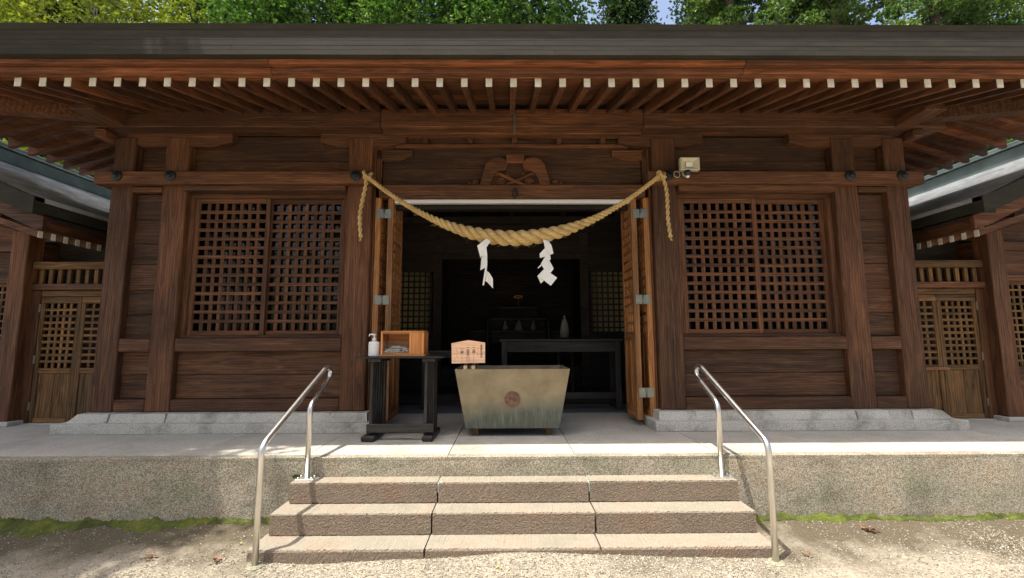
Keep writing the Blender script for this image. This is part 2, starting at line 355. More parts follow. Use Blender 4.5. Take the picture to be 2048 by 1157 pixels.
# ------------------------------------------------------------------ ground
def vnoise(x, y, s, seed=0):
    """smooth value noise on arrays"""
    rg = np.random.default_rng(seed); T = rg.random((256, 256)); x = x * s + 1000; y = y * s + 1000
    xi = np.floor(x).astype(int); yi = np.floor(y).astype(int); fx = x - xi; fy = y - yi; fx = fx * fx * (3 - 2 * fx); fy = fy * fy * (3 - 2 * fy)
    g = lambda a, b: T[a % 256, b % 256]
    return (g(xi, yi) * (1 - fx) + g(xi + 1, yi) * fx) * (1 - fy) + (g(xi, yi + 1) * (1 - fx) + g(xi + 1, yi + 1) * fx) * fy
def hz(x, y):
    h = -.575 + .055 * np.clip((y - 3.3) / .7, 0, 1)
    h = h + .062 * np.exp(-((x - .15) / .95) ** 2 - ((y - 3.3) / .45) ** 2)
    return h + (vnoise(x, y, 2.1, 3) - .5) * .022 * np.clip((9 - abs(x)) / 3, 0, 1)
gx = np.concatenate([[-900, -300, -90, -40, -20, -12], np.arange(-8, 8.01, .08), [12, 20, 40, 90, 300, 900]])
gy = np.concatenate([[-900, -300, -90, -40, -20, -10, -5, -2, 0, 1], np.arange(2, 4.3, .06), [5, 8, 12, 20, 40, 90, 300, 900]])
GX, GY = np.meshgrid(gx, gy); GZ = hz(GX, GY); nx, ny = len(gx), len(gy)
ii = np.arange(nx * ny).reshape(ny, nx)
fq = np.stack([ii[:-1, :-1], ii[:-1, 1:], ii[1:, 1:], ii[1:, :-1]], -1).reshape(-1, 4)
add('ground', mesh('ground', np.stack([GX, GY, GZ], -1).reshape(-1, 3), [tuple(map(int, q)) for q in fq], True), SOIL, None, kind='structure')
def fastmesh(name, V, faces_n, k):
    """V (n,3) vertices, faces_n (m,k) indices"""
    me = bpy.data.meshes.new(name); me.vertices.add(len(V)); me.vertices.foreach_set('co', V.astype(np.float32).ravel())
    m_ = len(faces_n); me.loops.add(m_ * k); me.loops.foreach_set('vertex_index', faces_n.astype(np.int32).ravel())
    me.polygons.add(m_); me.polygons.foreach_set('loop_start', np.arange(0, m_ * k, k, dtype=np.int32)); me.update(calc_edges=True); return me
def gravel():
    n = 150000; x = RNG.uniform(-5.2, 5.2, n); y = 4.0 - RNG.uniform(0, 1.9, n) ** 1.0
    d = np.clip((4.0 - y) / .75 + (vnoise(x, y, 1.6, 5) - .6) * 1.7 + (vnoise(x, y, 6, 6) - .5) * .6, 0.10, 1)
    d = np.where((abs(x) < 1.6) & (y < 3.4), 1, d)
    d *= np.where((abs(abs(x) - 2.05) < .3) & (y > 2.9), .45, 1)
    keep = (RNG.random(n) < d) & ~((abs(x) < 1.86) & (y > 3.39)); x = x[keep]; y = y[keep]; n = len(x)
    s = RNG.uniform(.003, .007, n) * (1 + .5 * (RNG.random(n) > .93))
    base = np.array([(1, 0, 0), (-1, 0, 0), (0, 1, 0), (0, -1, 0), (0, 0, 1), (0, 0, -1)], float)
    V = base[None] * (s[:, None, None] * RNG.uniform(.6, 1.25, (n, 6, 1))); V[:, :, 2] *= .75
    a = RNG.uniform(0, 6.28, n); ca, sa = np.cos(a)[:, None], np.sin(a)[:, None]
    X = V[:, :, 0] * ca - V[:, :, 1] * sa; Y = V[:, :, 0] * sa + V[:, :, 1] * ca; tz = RNG.normal(0, .35, (n, 1)); Zz = V[:, :, 2] + X * tz
    P = np.stack([X + x[:, None], Y + y[:, None], Zz + (hz(x, y) + s * .35)[:, None]], -1).reshape(-1, 3)
    f = np.array([(0, 2, 4), (2, 1, 4), (1, 3, 4), (3, 0, 4), (2, 0, 5), (1, 2, 5), (3, 1, 5), (0, 3, 5)])
    return fastmesh('gravel', P, (f[None] + 6 * np.arange(n)[:, None, None]).reshape(-1, 3), 3)
add('gravel', gravel(), GRAVEL, None, kind='stuff', label='pale crushed gravel scattered over the ground in front of the steps', category='gravel')
def moss():
    Vs = []; Fs = []; off = 0
    for x0, x1, w0 in ((-6.2, -1.93, .14), (1.88, 6.2, .07)):
        xs = np.arange(x0, x1, .016); ts = np.linspace(0, 1, 14); XX, TT = np.meshgrid(xs, ts)
        w = w0 * (.3 + 1.2 * vnoise(XX, XX * 0, 2.3, 8)) * (.55 + .9 * vnoise(XX, XX * 0, 11, 9)) * (.7 + .6 * vnoise(XX, XX * 0, 37, 19)); YY = 3.996 - TT * w
        hh = (.012 + .035 * vnoise(XX, YY, 9, 10)) * (1 - TT) ** .7 * (.4 + 1.2 * vnoise(XX, YY, 55, 11)) - .012 * (vnoise(XX, YY, 16, 21) < TT * .62) - .008 * (TT > .97)
        ZZ = hz(XX, YY) + hh; n = len(xs); i2 = np.arange(n * 14).reshape(14, n) + off
        Vs.append(np.stack([XX, YY, ZZ], -1).reshape(-1, 3)); Fs.append(np.stack([i2[:-1, :-1], i2[1:, :-1], i2[1:, 1:], i2[:-1, 1:]], -1).reshape(-1, 4)); off += n * 14
    return fastmesh('moss', np.concatenate(Vs), np.concatenate(Fs), 4)
add('moss', moss(), MOSS, None, kind='stuff', label='strip of bright green moss along the foot of the platform', category='moss')

# ------------------------------------------------------------------ platform and steps
pf = thing('stone_platform', 'wide low concrete platform with paved top carrying the shrine hall', 'platform', (0, 4.0, -.7))
box('platform_wall', CONC, pf, -9.5, 9.5, 4.0, 11.5, -.75, -.03, 0)
jx = [-9.5, -8.1, -7.0, -5.95, -4.88, -3.85, -2.85, -1.81, -.58, .52, 1.77, 2.85, 3.9, 4.95, 6.0, 7.05, 8.1, 9.5]
box('edge_strip', CONC, pf, -9.5, -.58, 4.0, 4.10, -.03, -.0015, .003); box('edge_strip', CONC, pf, -.577, 9.5, 4.0, 4.10, -.03, -.0015, .003)
for a, b in zip(jx[:-1], jx[1:]):
    box('paving_slab', PAVE, pf, a + .003, b - .003, 4.103, 6.3, -.06, 0, .003)
for a, b in ((-9.5, -4.6), (4.6, 9.5)): box('paving_slab', PAVE, pf, a, b, 6.306, 9.5, -.06, 0, .003)
st = thing('stone_steps', 'three weathered pinkish stone steps leading up to the platform', 'steps', (0, 3.4, -.6))
for k, (y0, y1, z0, z1, xa, xb, ja, jb) in enumerate(((3.39, 3.72, -.75, -.48, -1.90, 1.86, -.65, .60), (3.62, 3.93, -.476, -.32, -1.87, 1.84, -.64, .61), (3.83, 3.998, -.316, -.16, -1.83, 1.82, -.63, .60))):
    for q, (a, b) in enumerate(((xa, ja - .006), (ja + .004, jb - .006), (jb + .004, xb))):
        dz = random.uniform(-.003, .003)
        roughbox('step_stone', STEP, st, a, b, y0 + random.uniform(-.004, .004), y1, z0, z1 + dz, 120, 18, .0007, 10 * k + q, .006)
        if k < 2 and q == 0: box('core', CONC, st, xa + .03, xb - .03, y1 - .002, 4.0, z0, z1 - .17, 0)
for x in (-.625, .603): box('mortar', SOCK, st, x - .012, x + .035, 3.835, 3.99, -.25, -.163, .012)

# ------------------------------------------------------------------ the hall
hall = thing('shrine_hall', 'dark brown wooden shrine worship hall with deep eaves and lattice windows', 'shrine', (0, 6.5, 0))
B = lambda ax: wood('brown', ax)
# stone footing
for s in (-1, 1):
    f0 = box('footing_slab', GRAN, hall, s * 1.535, s * 4.95, 4.995, 6.2, 0, .105, .006)
    box('footing_slab', GRAN, hall, s * 4.6, s * 4.95, 6.2, 9.0, 0, .105, .006)
    bl = [(1.60, 2.02), (2.023, 3.80), (3.803, 4.17), (4.173, 4.42), (4.423, 4.86)]
    for q, (a, b) in enumerate(bl):
        tx = .05 if q in (0, 2, 4) else .0; yy = 5.075 if q in (0, 2, 4) else 5.09
        lo = [(a, yy), (b, yy)]; ta = a + (tx if q != 0 else .02); tb = b - (tx if q != 4 else .08)
        if q in (0, 2, 4): ta, tb = a + .012, b - (.012 if q != 4 else .09)
        v = [(a, yy, .105), (b, yy, .105), (b, 5.62, .105), (a, 5.62, .105), (ta, yy + .035, .195), (tb, yy + .035, .195), (tb, 5.6, .195), (ta, 5.6, .195)]
        v = [(s * p[0], p[1], p[2]) for p in v]; ff = [(0, 1, 5, 4), (1, 2, 6, 5), (2, 3, 7, 6), (3, 0, 4, 7), (4, 5, 6, 7), (3, 2, 1, 0)]
        if s < 0: ff = [t[::-1] for t in ff]
        mb = MB(); mb.extend(v, ff); mb.build('footing_stone', GRAN, hall, (s * (a + b) / 2, 5.2, .105))
# columns
for s in (-1, 1):
    for a, b in ((1.675, 1.965), (3.865, 4.145), (4.50, 4.755)):
        box('column', B('z'), hall, s * a, s * b, 5.22, 5.50, .195, 3.42, .012)
    for y in (6.4, 7.8): box('column', B('z'), hall, s * 4.50, s * 4.755, y, y + .26, .1, 3.42, .012)
    # penetrating beam, wall plate ends
    box('tie_beam', B('x'), hall, s * 1.60, s * 4.87, 5.115, 5.218, 2.808, 2.96, .008)
    box('tie_beam', B('x'), hall, s * 1.97, s * 3.86, 5.165, 5.30, 2.742, 2.806, .005)
    box('tie_beam', B('x'), hall, s * 4.15, s * 4.50, 5.225, 5.30, 2.742, 2.806, .005)
    box('tie_beam', B('y'), hall, s * 4.757, s * 4.86, 5.22, 8.2, 2.808, 2.958, .008)
    for x in (1.83, 3.98, 4.60):
        mb = MB(); mb.lathe([(.062, 0), (.062, .012), (.046, .022), (.028, .026), (.024, .036), (.006, .042)], seg=20)
        o = mb.build('nail_cover', IRON, hall, (0, 0, 0), smooth=False); o.rotation_euler = (math.pi / 2, 0, 0); o.location = Vector((s * x, 5.114, 2.90)) - WP[hall]
    # sill rail, base rail, boards
    for a, b in ((1.967, 3.863), (4.147, 4.498)):
        box('sill_rail', B('x'), hall, s * a, s * b, 5.225, 5.36, .868, 1.018, .008)
        box('base_rail', wood('board', 'x'), hall, s * a, s * b, 5.225, 5.40, .197, .333, .01)
        for z0, z1 in ((.337, .603), (.606, .866)):
            box('wall_board', wood('board', 'x'), hall, s * a, s * b, 5.30 + random.uniform(-.006, .006), 5.36, z0, z1, .006)
        z = 2.963
        for h in (.20, .315): 
            box('wall_board', wood('board', 'x'), hall, s * a, s * b, 5.335 + random.uniform(-.005, .005), 5.40, z, z + h - .003, .005); z += h
    z = 1.022
    for h in (.275, .29, .30, .25, .29, .313):
        box('wall_board', wood('board', 'x'), hall, s * 4.147, s * 4.498, 5.30 + random.uniform(-.007, .007), 5.36, z, z + h - .004, .006); z += h
    # side walls
    for k in range(11):
        box('side_board', B('y'), hall, s * 4.60, s * 4.66, 5.5, 8.2, .11 + k * .3, .11 + k * .3 + .297, .004)
    # lattice window
    win = box('window', B('x'), hall, s * 1.97, s * 3.86, 5.30, 5.40, 2.69, 2.742, .004)
    box('window_frame', B('x'), win, s * 1.97, s * 3.86, 5.29, 5.40, 1.018, 1.055, .004)
    for a, b in ((1.967, 2.02), (3.80, 3.863)): box('window_frame', B('z'), win, s * a, s * b, 5.292, 5.40, 1.056, 2.689, .004)
    for a, b, y in ((2.021, 2.955, 5.315 if s > 0 else 5.352), (2.905, 3.799, 5.352 if s > 0 else 5.315)):
        z0, z1 = 1.057, 2.688
        for p, q in ((a, a + .055), (b - .055, b)): box('sash_stile', B('z'), win, s * p, s * q, y - .004, y + .032, z0, z1, .004)
        for p, q in ((z0, z0 + .05), (z1 - .055, z1)): box('sash_rail', B('x'), win, s * (a + .055), s * (b - .055), y - .003, y + .03, p, q, .004)
        A0, B0 = a + .055, b - .055; nX, nZ = 8, 14; px = (B0 - A0) / nX; pz = (z1 - z0 - .105) / nZ
        for i in range(1, nX): box('lattice_bar', B('z'), win, s * (A0 + i * px - .021), s * (A0 + i * px + .021), y + .004 + (.001 if i % 2 else 0), y + .022, z0 + .05, z1 - .055, .004)
        for j in range(1, nZ): zc = z0 + .05 + j * pz; box('lattice_bar', B('x'), win, s * A0, s * B0, y, y + .018, zc - .020, zc + .020, .004)
    box('pane', GLASS, win, s * 2.02, s * 3.80, 5.391, 5.395, 1.056, 2.689, 0)
# wall plate beam over the whole front, brackets
for a, b in ((-5.15, -1.55), (-1.547, 1.547), (1.55, 5.15)):
    box('wall_plate', B('x'), hall, a, b, 5.06, 5.32, 3.475, 3.705, .01)
for s in (-1, 1):
    box('wall_plate', B('y'), hall, s * 4.52, s * 4.77, 4.66, 8.6, 3.478, 3.70, .01)
    box('wall_plate', B('x'), hall, s * 4.77, s * 4.90, 5.08, 5.30, 3.37, 3.474, .02)
    def arm(x0, x1, y0, y1, z0, z1, r):
        P = [(x0, z1), (x0, z0 + .055)]
        for k in range(6): t = k / 5 * math.pi / 2; P.append((x0 + .02 + r * math.sin(t) * 1.6, z0 + .05 - .05 * math.sin(t)))
        Q = [(x1, z1), (x1, z0 + .055)]
        for k in range(6): t = k / 5 * math.pi / 2; Q.append((x1 - .02 - r * math.sin(t) * 1.6, z0 + .05 - .05 * math.sin(t)))
        mb = MB(); mb.prism((P + Q[::-1]), y0, y1); mb.build('bracket_arm', B('x'), hall, ((x0 + x1) / 2, (y0 + y1) / 2, z0))
    for a, b in ((1.29, 2.31), (3.37, 4.64)):
        lo, hi = (a, b) if s > 0 else (-b, -a); arm(lo, hi, 5.235, 5.36, 3.31, 3.472, .12)
    lo, hi = (1.22, 1.70) if s > 0 else (-1.70, -1.22); arm(lo, hi, 5.31, 5.38, 3.165, 3.30, .07)
    box('jamb_head', B('z'), hall, s * 1.588, s * 1.651, 5.31, 5.351, 2.851, 3.329, .004); box('door_jamb', B('z'), hall, s * 1.652, s * 1.674, 5.30, 5.46, .0, 3.4, .006)
# centre bay over the door
box('ledge_beam', B('x'), hall, -1.547, 1.547, 5.16, 5.30, 3.435, 3.474, .006)
for x in (-1.05, -.51, .03, .57, 1.10): box('small_block', B('y'), hall, x - .03, x + .03, 5.24, 5.34, 3.372, 3.434, .004)
box('ledge_beam', B('x'), hall, -1.585, 1.585, 5.30, 5.36, 3.33, 3.371, .005)
for z0, z1 in ((2.85, 3.08), (3.083, 3.329), (3.3295, 3.474)): box('wall_board', wood('board', 'x'), hall, -1.585, 1.585, 5.352, 5.40, z0, z1, .005)
box('door_lintel', B('x'), hall, -1.60, 1.60, 5.26, 5.42, 2.69, 2.848, .008)
box('light_strip', PLASTIC, hall, -1.43, 1.43, 5.33, 5.40, 2.64, 2.688, .008)
box('door_head', wood('dim', 'x'), hall, -1.58, 1.58, 5.44, 5.54, 2.60, 2.688, .006)
# frog-leg carving
kt = box('carved_strut', wood('carved', 'x'), hall, .035 - .11, .035 + .11, 5.255, 5.35, 3.12, 3.235, .012)
half = [(.09, 3.10), (.13, 3.17), (.20, 3.195), (.27, 3.185), (.31, 3.15), (.355, 3.11), (.375, 3.03), (.40, 2.94), (.425, 2.85), (.30, 2.85), (.275, 2.93), (.25, 2.985), (.20, 3.02), (.12, 3.03)]
for s in (-1, 1):
    P = [(.035 + s * x, z) for x, z in half]; P = P if s < 0 else P[::-1]
    mb = MB(); mb.prism(P, 5.27, 5.35); mb.build('carved_leg', wood('carved', 'x'), kt, (.035 + s * .3, 5.3, 3.0))
    mb = MB(); mb.tube([(.035 + s * x, 5.30, z) for x, z in ((.26, 2.97), (.20, 3.0), (.12, 2.96), (.04, 2.92), (-.05, 2.88), (-.12, 2.855))], [.012, .022, .026, .026, .024, .018], 8)
    mb.build('carved_vine', wood('carved', 'x'), kt, (.035, 5.3, 2.93), True)
    mb = MB()
    for cx, cz, rr in ((.17, 2.905, .055), (.485, 2.885, .045), (.55, 2.875, .028), (.10, 2.99, .03)):
        mb.lathe([(rr, 0), (rr, .02), (rr * .7, .035), (rr * .45, .028), (rr * .3, .045), (.002, .048)], (cx, 0, 0), 12)
        for k in range(len(mb.v) - 72, len(mb.v)):
            x, y, z = mb.v[k]; mb.v[k] = (.035 + s * x, 5.335 - z, cz + y)
    mb.build('carved_boss', wood('carved', 'x'), kt, (.035 + s * .3, 5.33, 2.9))
box('carved_ground', B('x'), kt, -.33, .40, 5.335, 5.351, 2.851, 3.12, .004)
# metal strap and ring on the centre line
mb = MB(); mb.box(.012, .040, 5.048, 5.056, 3.40, 3.66); mb.box(.004, .048, 5.040, 5.060, 3.47, 3.49); mb.box(.010, .042, 5.044, 5.058, 3.395, 3.41); mb.build('hook_strap', HINGE, hall, (.026, 5.05, 3.5))
mb = MB(); mb.box(.010, .050, 5.248, 5.262, 2.76, 2.80); mb.tube([(.03 + .028 * math.cos(a), 5.235, 2.715 + .045 * math.sin(a)) for a in np.linspace(0, 6.28, 20)], .007, 6); mb.build('iron_ring', IRON, hall, (.03, 5.24, 2.73))

# ------------------------------------------------------------------ doors folded open
DW = lambda ax: wood('door', ax)
for s in (-1, 1):
    for q, xc in enumerate((1.615, 1.463)):
        w = .066; x0, x1 = xc - w / 2, xc + w / 2; Y0, Y1 = 5.305 + .004 * q, 5.80; z0, z1 = .07, 2.70
        lf = box('door_leaf', DW('z'), hall, s * x0, s * x1, Y0, Y0 + .045, z0, z1, .003)
        box('stile', DW('z'), lf, s * x0, s * x1, Y1 - .06, Y1, z0, z1, .003)
        for a, b in ((z0, z0 + .13), (.98, 1.08), (z1 - .09, z1)): box('rail', DW('y'), lf, s * (x0 + .001), s * (x1 - .001), Y0 + .045, Y1 - .06, a, b, .003)
        box('panel', DW('z'), lf, s * (x0 + .014), s * (x1 - .014), Y0 + .045, Y1 - .06, z0 + .13, .98, .003)
        box('stile', DW('z'), lf, s * (x0 + .003), s * (x1 - .003), Y0 + .22, Y0 + .26, z0 + .13, .98, .003)
        nY, nZ = 4, 14; py = (Y1 - Y0 - .105) / nY; pz = (z1 - .09 - 1.08) / nZ
        for i in range(1, nY): yc = Y0 + .045 + i * py; box('lattice_bar', DW('z'), lf, s * (x0 + .008), s * (x1 - .010), yc - .018, yc + .018, 1.08, z1 - .09, .003)
        for j in range(1, nZ): zc = 1.08 + j * pz; box('lattice_bar', DW('y'), lf, s * (x0 + .006), s * (x1 - .012), Y0 + .045, Y1 - .06, zc - .018, zc + .018, .003)
        if q == 1:
            for zc in (2.50, 1.46, .38):
                box('hinge', HINGE, lf, s * 1.452, s * 1.530, 5.300, 5.3065, zc - .055, zc + .055, .001)
                box('hinge', HINGE, lf, s * 1.548, s * 1.626, 5.296, 5.3035, zc - .055, zc + .055, .001)
                mb = MB(); mb.tube([(s * 1.539, 5.297, zc - .058), (s * 1.539, 5.297, zc + .058)], .009, 8); mb.build('hinge', HINGE, lf, (s * 1.527, 5.297, zc), True)
            box('latch', HINGE, lf, s * 1.421, s * 1.429, 5.70, 5.79, 1.02, 1.03, .001)

# ------------------------------------------------------------------ eaves
TIPY, PITCH, SP = 3.95, .32, .2275
def zr(y): return 3.29 + (y - TIPY) * PITCH            # underside of a front rafter
def rafter_mesh(L, lift=.0):
    w, h = .058, .105; v = []; n = 8
    for k in range(n + 1):
        y = L * k / n; c = .03 * (1 - k / n) ** 2      # tips curve up slightly
        for x in (-w / 2, w / 2):
            for z in (0, h): v.append((x, y, y * PITCH + z + c - .03))
    f = []
    for k in range(n):
        a = 4 * k; f += [(a, a + 4, a + 6, a + 2), (a + 1, a + 3, a + 7, a + 5), (a, a + 1, a + 5, a + 4), (a + 2, a + 6, a + 7, a + 3)]
    return mesh('rafter', v, f + [(0, 2, 3, 1), (4 * n, 4 * n + 1, 4 * n + 3, 4 * n + 2)])
RM = {}
def rm(L):
    L = round(L, 2)
    if L not in RM: RM[L] = rafter_mesh(L)
    return RM[L]
TIPM = mesh('rafter_tip', *cbv(.0595, .006, .1065, 0))
CX = 6.08                                            # rafter tips of the side eaves
for i in range(-26, 27):
    x = i * SP; ov = max(0, abs(x) - 4.62); L = 1.28 - ov if ov > 0 else 1.28
    if L < .12: continue
    o = add('rafter', rm(L), wood('soffit', 'y'), hall, (x, TIPY + random.uniform(-.004, .004), 3.315))
    add('rafter_tip', TIPM, WHITE, o, (x, TIPY - .003, 3.29 + .054 + .025))
for s in (-1, 1):
    for j in range(0, 24):
        y = 4.16 + j * SP; ov = max(0, 5.1 - y); L = 1.28 - ov
        if L < .12: continue
        L += .32; o = add('side_rafter', rm(L), wood('soffit', 'y'), hall, (s * CX, y, 3.315)); o.rotation_euler = (0, 0, s * math.pi / 2)
    # hip rafter
    mb = MB(); d = Vector((s, -1, 0)).normalized(); nrm = Vector((-d.y, d.x, 0)); P0 = Vector((s * 4.45, 5.28, 3.60)); v = []
    for t in (0, 1.95):
        c = P0 + d * t + Vector((0, 0, -t * PITCH * .72))
        for a in (-.075, .075):
            for z in (0, .20): v.append(c + nrm * a + Vector((0, 0, z)))
    mb.extend(v, [(0, 1, 3, 2), (4, 6, 7, 5), (0, 4, 5, 1), (2, 3, 7, 6), (0, 2, 6, 4), (1, 5, 7, 3)]); mb.build('hip_rafter', B('y'), hall, tuple(P0))
EX, EY, BY = 6.14, 3.75, 9.6                           # eave outline
# soffit boards (follow the rafters), built as separate boards along the eaves
def quad(name, ma, pts, th=.02):
    n = (Vector(pts[1]) - Vector(pts[0])).cross(Vector(pts[2]) - Vector(pts[0])).normalized() * th
    v = [Vector(p) for p in pts] + [Vector(p) + n for p in pts]; k = len(pts)
    f = [tuple(range(k))[::-1], tuple(range(k, 2 * k))] + [(i, (i + 1) % k, (i + 1) % k + k, i + k) for i in range(k)]
    c = sum((Vector(p) for p in pts), Vector()) / k; mb = MB(); mb.extend(v, f); return mb.build(name, ma, hall, tuple(c))
ys = np.linspace(TIPY - .02, 5.30, 7)
for a, b in zip(ys[:-1], ys[1:]):
    xa, xb = EX - (a - EY), EX - (b - EY); c = lambda y: zr(y) + .106 + .004
    quad('soffit_board', wood('soffit', 'x'), [(-xa, a + .002, c(a)), (xa, a + .002, c(a)), (xb, b - .002, c(b)), (-xb, b - .002, c(b))])
    for s in (-1, 1):
        A = [(s * xa, a, c(a)), (s * xb, b, c(b)), (s * xb, BY, c(b)), (s * xa, BY, c(a))]; quad('soffit_board', wood('soffit', 'y'), A if s < 0 else A[::-1])
# fascia: flying-eave boards and roof edge courses
for y0, y1, z0, z1, m_ in ((3.865, 3.945, 3.402, 3.455, 'eave'), (3.812, 3.90, 3.4565, 3.502, 'eave')):
    for a, b in ((-EX + .1, -2.2), (-2.197, 2.1), (2.103, EX - .1)): box('eave_board', wood(m_, 'x'), hall, a, b, y0, y1 + .06, z0, z1, .006)
    for s in (-1, 1): box('eave_board', wood(m_, 'y'), hall, s * (EX - .12 - (y0 - 3.8)), s * (EX - .06 - (y0 - 3.8)), y0 + .08, BY, z0, z1 - .001, .006)
z = 3.503
for k, h in enumerate((.046, .042, .048, .044, .052)):
    y = 3.754 - .0006 * k + random.uniform(-.0004, .0004)
    cuts = [-EX - .02 * 0, -3.1 + .7 * math.sin(k * 2.1), -.4 + .9 * math.sin(k * 1.3 + 1), 2.7 + .8 * math.sin(k * 3.1), EX]
    for a, b in zip(cuts[:-1], cuts[1:]): box('roof_edge_course', ROOF, hall, a + .0004, b - .0004, y, y + .3, z, z + h - .0004, .0012)
    for s in (-1, 1): box('roof_edge_course', ROOF, hall, s * (EX - .3), s * (EX + .003 * k), y + .302, BY, z, z + h - .0015, .004)
    z += h
# roof slopes
zt = z; RY = 6.7; RZ = zt + (RY - EY) * .50; RXH = EX - (RY - EY) * 1.0
def slope(name, pts): quad(name, ROOF, pts, .05)
slope('roof_slope', [(-EX, EY, zt), (EX, EY, zt), (RXH, RY, RZ), (-RXH, RY, RZ)])
slope('roof_slope', [(EX, BY, zt), (-EX, BY, zt), (-RXH, RY, RZ), (RXH, RY, RZ)])
slope('roof_slope', [(EX, EY, zt), (EX, BY, zt), (RXH, RY, RZ)]); slope('roof_slope', [(-EX, BY, zt), (-EX, EY, zt), (-RXH, RY, RZ)])
box('roof_ridge', GREENROOF, hall, -RXH - .3, RXH + .3, RY - .2, RY + .2, RZ - .1, RZ + .35, .03)

# ------------------------------------------------------------------ interior
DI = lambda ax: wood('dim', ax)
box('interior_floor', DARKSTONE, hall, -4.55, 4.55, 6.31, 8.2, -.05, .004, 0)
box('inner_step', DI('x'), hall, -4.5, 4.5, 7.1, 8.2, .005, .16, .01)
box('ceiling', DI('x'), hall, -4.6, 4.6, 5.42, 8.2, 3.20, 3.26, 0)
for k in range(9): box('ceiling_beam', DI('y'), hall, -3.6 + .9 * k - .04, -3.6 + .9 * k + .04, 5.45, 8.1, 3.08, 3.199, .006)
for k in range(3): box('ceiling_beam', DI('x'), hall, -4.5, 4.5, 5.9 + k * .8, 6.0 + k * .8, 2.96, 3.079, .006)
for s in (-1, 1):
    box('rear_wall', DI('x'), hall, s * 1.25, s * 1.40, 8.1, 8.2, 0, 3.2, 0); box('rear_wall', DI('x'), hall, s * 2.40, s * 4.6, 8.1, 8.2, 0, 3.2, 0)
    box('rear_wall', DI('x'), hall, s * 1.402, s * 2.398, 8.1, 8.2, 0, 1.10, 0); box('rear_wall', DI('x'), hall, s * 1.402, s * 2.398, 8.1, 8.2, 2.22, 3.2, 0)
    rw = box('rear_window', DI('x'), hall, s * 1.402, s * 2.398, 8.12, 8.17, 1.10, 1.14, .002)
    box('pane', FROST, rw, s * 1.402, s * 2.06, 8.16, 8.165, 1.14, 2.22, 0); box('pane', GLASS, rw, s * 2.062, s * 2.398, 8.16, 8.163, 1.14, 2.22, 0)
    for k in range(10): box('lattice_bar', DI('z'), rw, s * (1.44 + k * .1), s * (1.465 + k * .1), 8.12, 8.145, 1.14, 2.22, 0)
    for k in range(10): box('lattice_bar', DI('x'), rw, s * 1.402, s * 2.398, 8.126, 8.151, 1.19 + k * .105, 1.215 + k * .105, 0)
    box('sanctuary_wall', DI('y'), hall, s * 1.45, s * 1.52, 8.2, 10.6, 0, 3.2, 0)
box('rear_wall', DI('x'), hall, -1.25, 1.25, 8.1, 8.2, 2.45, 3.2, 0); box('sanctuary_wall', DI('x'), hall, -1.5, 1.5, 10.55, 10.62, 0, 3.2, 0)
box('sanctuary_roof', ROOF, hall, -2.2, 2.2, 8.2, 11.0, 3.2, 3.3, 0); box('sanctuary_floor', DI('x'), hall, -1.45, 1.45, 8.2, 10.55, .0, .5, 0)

def table_frame(name, label, x0, x1, y0, y1, zt, th, mt, leg=.07, apron=.12, low=None):
    t = thing(name, label, 'table', ((x0 + x1) / 2, (y0 + y1) / 2, 0))
    box('table_top', mt('x'), t, x0 - .03, x1 + .03, y0 - .02, y1 + .02, zt - th, zt, .004)
    for x in (x0, x1 - leg):
        for y in (y0, y1 - leg): box('leg', mt('z'), t, x, x + leg, y, y + leg, 0.004, zt - th, .004)
    box('apron', mt('x'), t, x0 + leg, x1 - leg, y0 + .01, y0 + .04, zt - th - apron, zt - th, .003)
    if low: box('stretcher', mt('x'), t, x0 + leg, x1 - leg, y0 + .01, y0 + .05, low, low + .09, .003)
    return t
BK = lambda ax: wood('black', ax)
table_frame('offering_table', 'long black wooden table inside the hall behind the offering box', -.15, 1.55, 6.5, 6.95, 1.0, .035, BK, .08, .15, .16)
table_frame('side_counter', 'low black counter inside the hall behind the wooden case', -1.3, -.5, 6.6, 7.0, .84, .03, BK, .06, .08)
al = thing('altar', 'dark altar shelves with ornaments deep inside the hall', 'altar', (.15, 9.6, .5))
for z, y, w in ((1.15, 9.3, 1.0), (1.42, 9.6, .62), (1.68, 9.9, .45)):
    box('shelf', BK('x'), al, .15 - w, .15 + w, y, y + .35, z, z + .03, .003); box('shelf_front', DI('x'), al, .15 - w + .03, .15 + w - .03, y + .03, y + .06, z - .22, z, 0)
for s in (-1, 1):
    mb = MB(); mb.lathe([(.05, .5), (.05, 1.22), (.03, 1.25), (.055, 1.28), (.05, 1.34), (.015, 1.42)], (.15 + s * .62, 9.2, 0), 12); mb.build('finial_post', BK('z'), al, (.15 + s * .62, 9.2, 1), True)
def ornament(name, label, cat, prof, x, y, z, ma, grp=None):
    mb = MB(); mb.lathe(prof, (x, y, z), 14); o = mb.build(name, ma, None, (x, y, z), True); o['label'] = label; o['category'] = cat
    if grp: o['group'] = grp
vs_ = [(.02, 0), (.05, .02), (.055, .08), (.03, .13), (.02, .16), (.03, .19), (.02, .2)]
ornament('vase', 'small pale vase on the left of the altar shelf', 'vase', vs_, -.12, 9.45, 1.181, CLOTH); ornament('vase', 'small pale vase on the right of the altar shelf', 'vase', vs_, .47, 9.45, 1.181, CLOTH)
ornament('paper_cone', 'pale folded offering cone at the middle of the altar', 'offering', [(.11, 0), (.10, .02), (.06, .14), (.03, .2), (.01, .22)], .17, 9.45, 1.181, CLOTH)
ornament('cloth_stand', 'tall stand draped in pale cloth at right inside the hall', 'stand', [(.075, 0), (.07, .12), (.055, .22), (.03, .28), (.012, .3), (.018, .33), (.006, .35)], .84, 7.2, .165 + .86, CLOTH)
table_frame('stand_table', 'small dark stand under the draped cloth in the hall', .72, .96, 7.11, 7.29, 1.024, .02, DI, .03, .03)
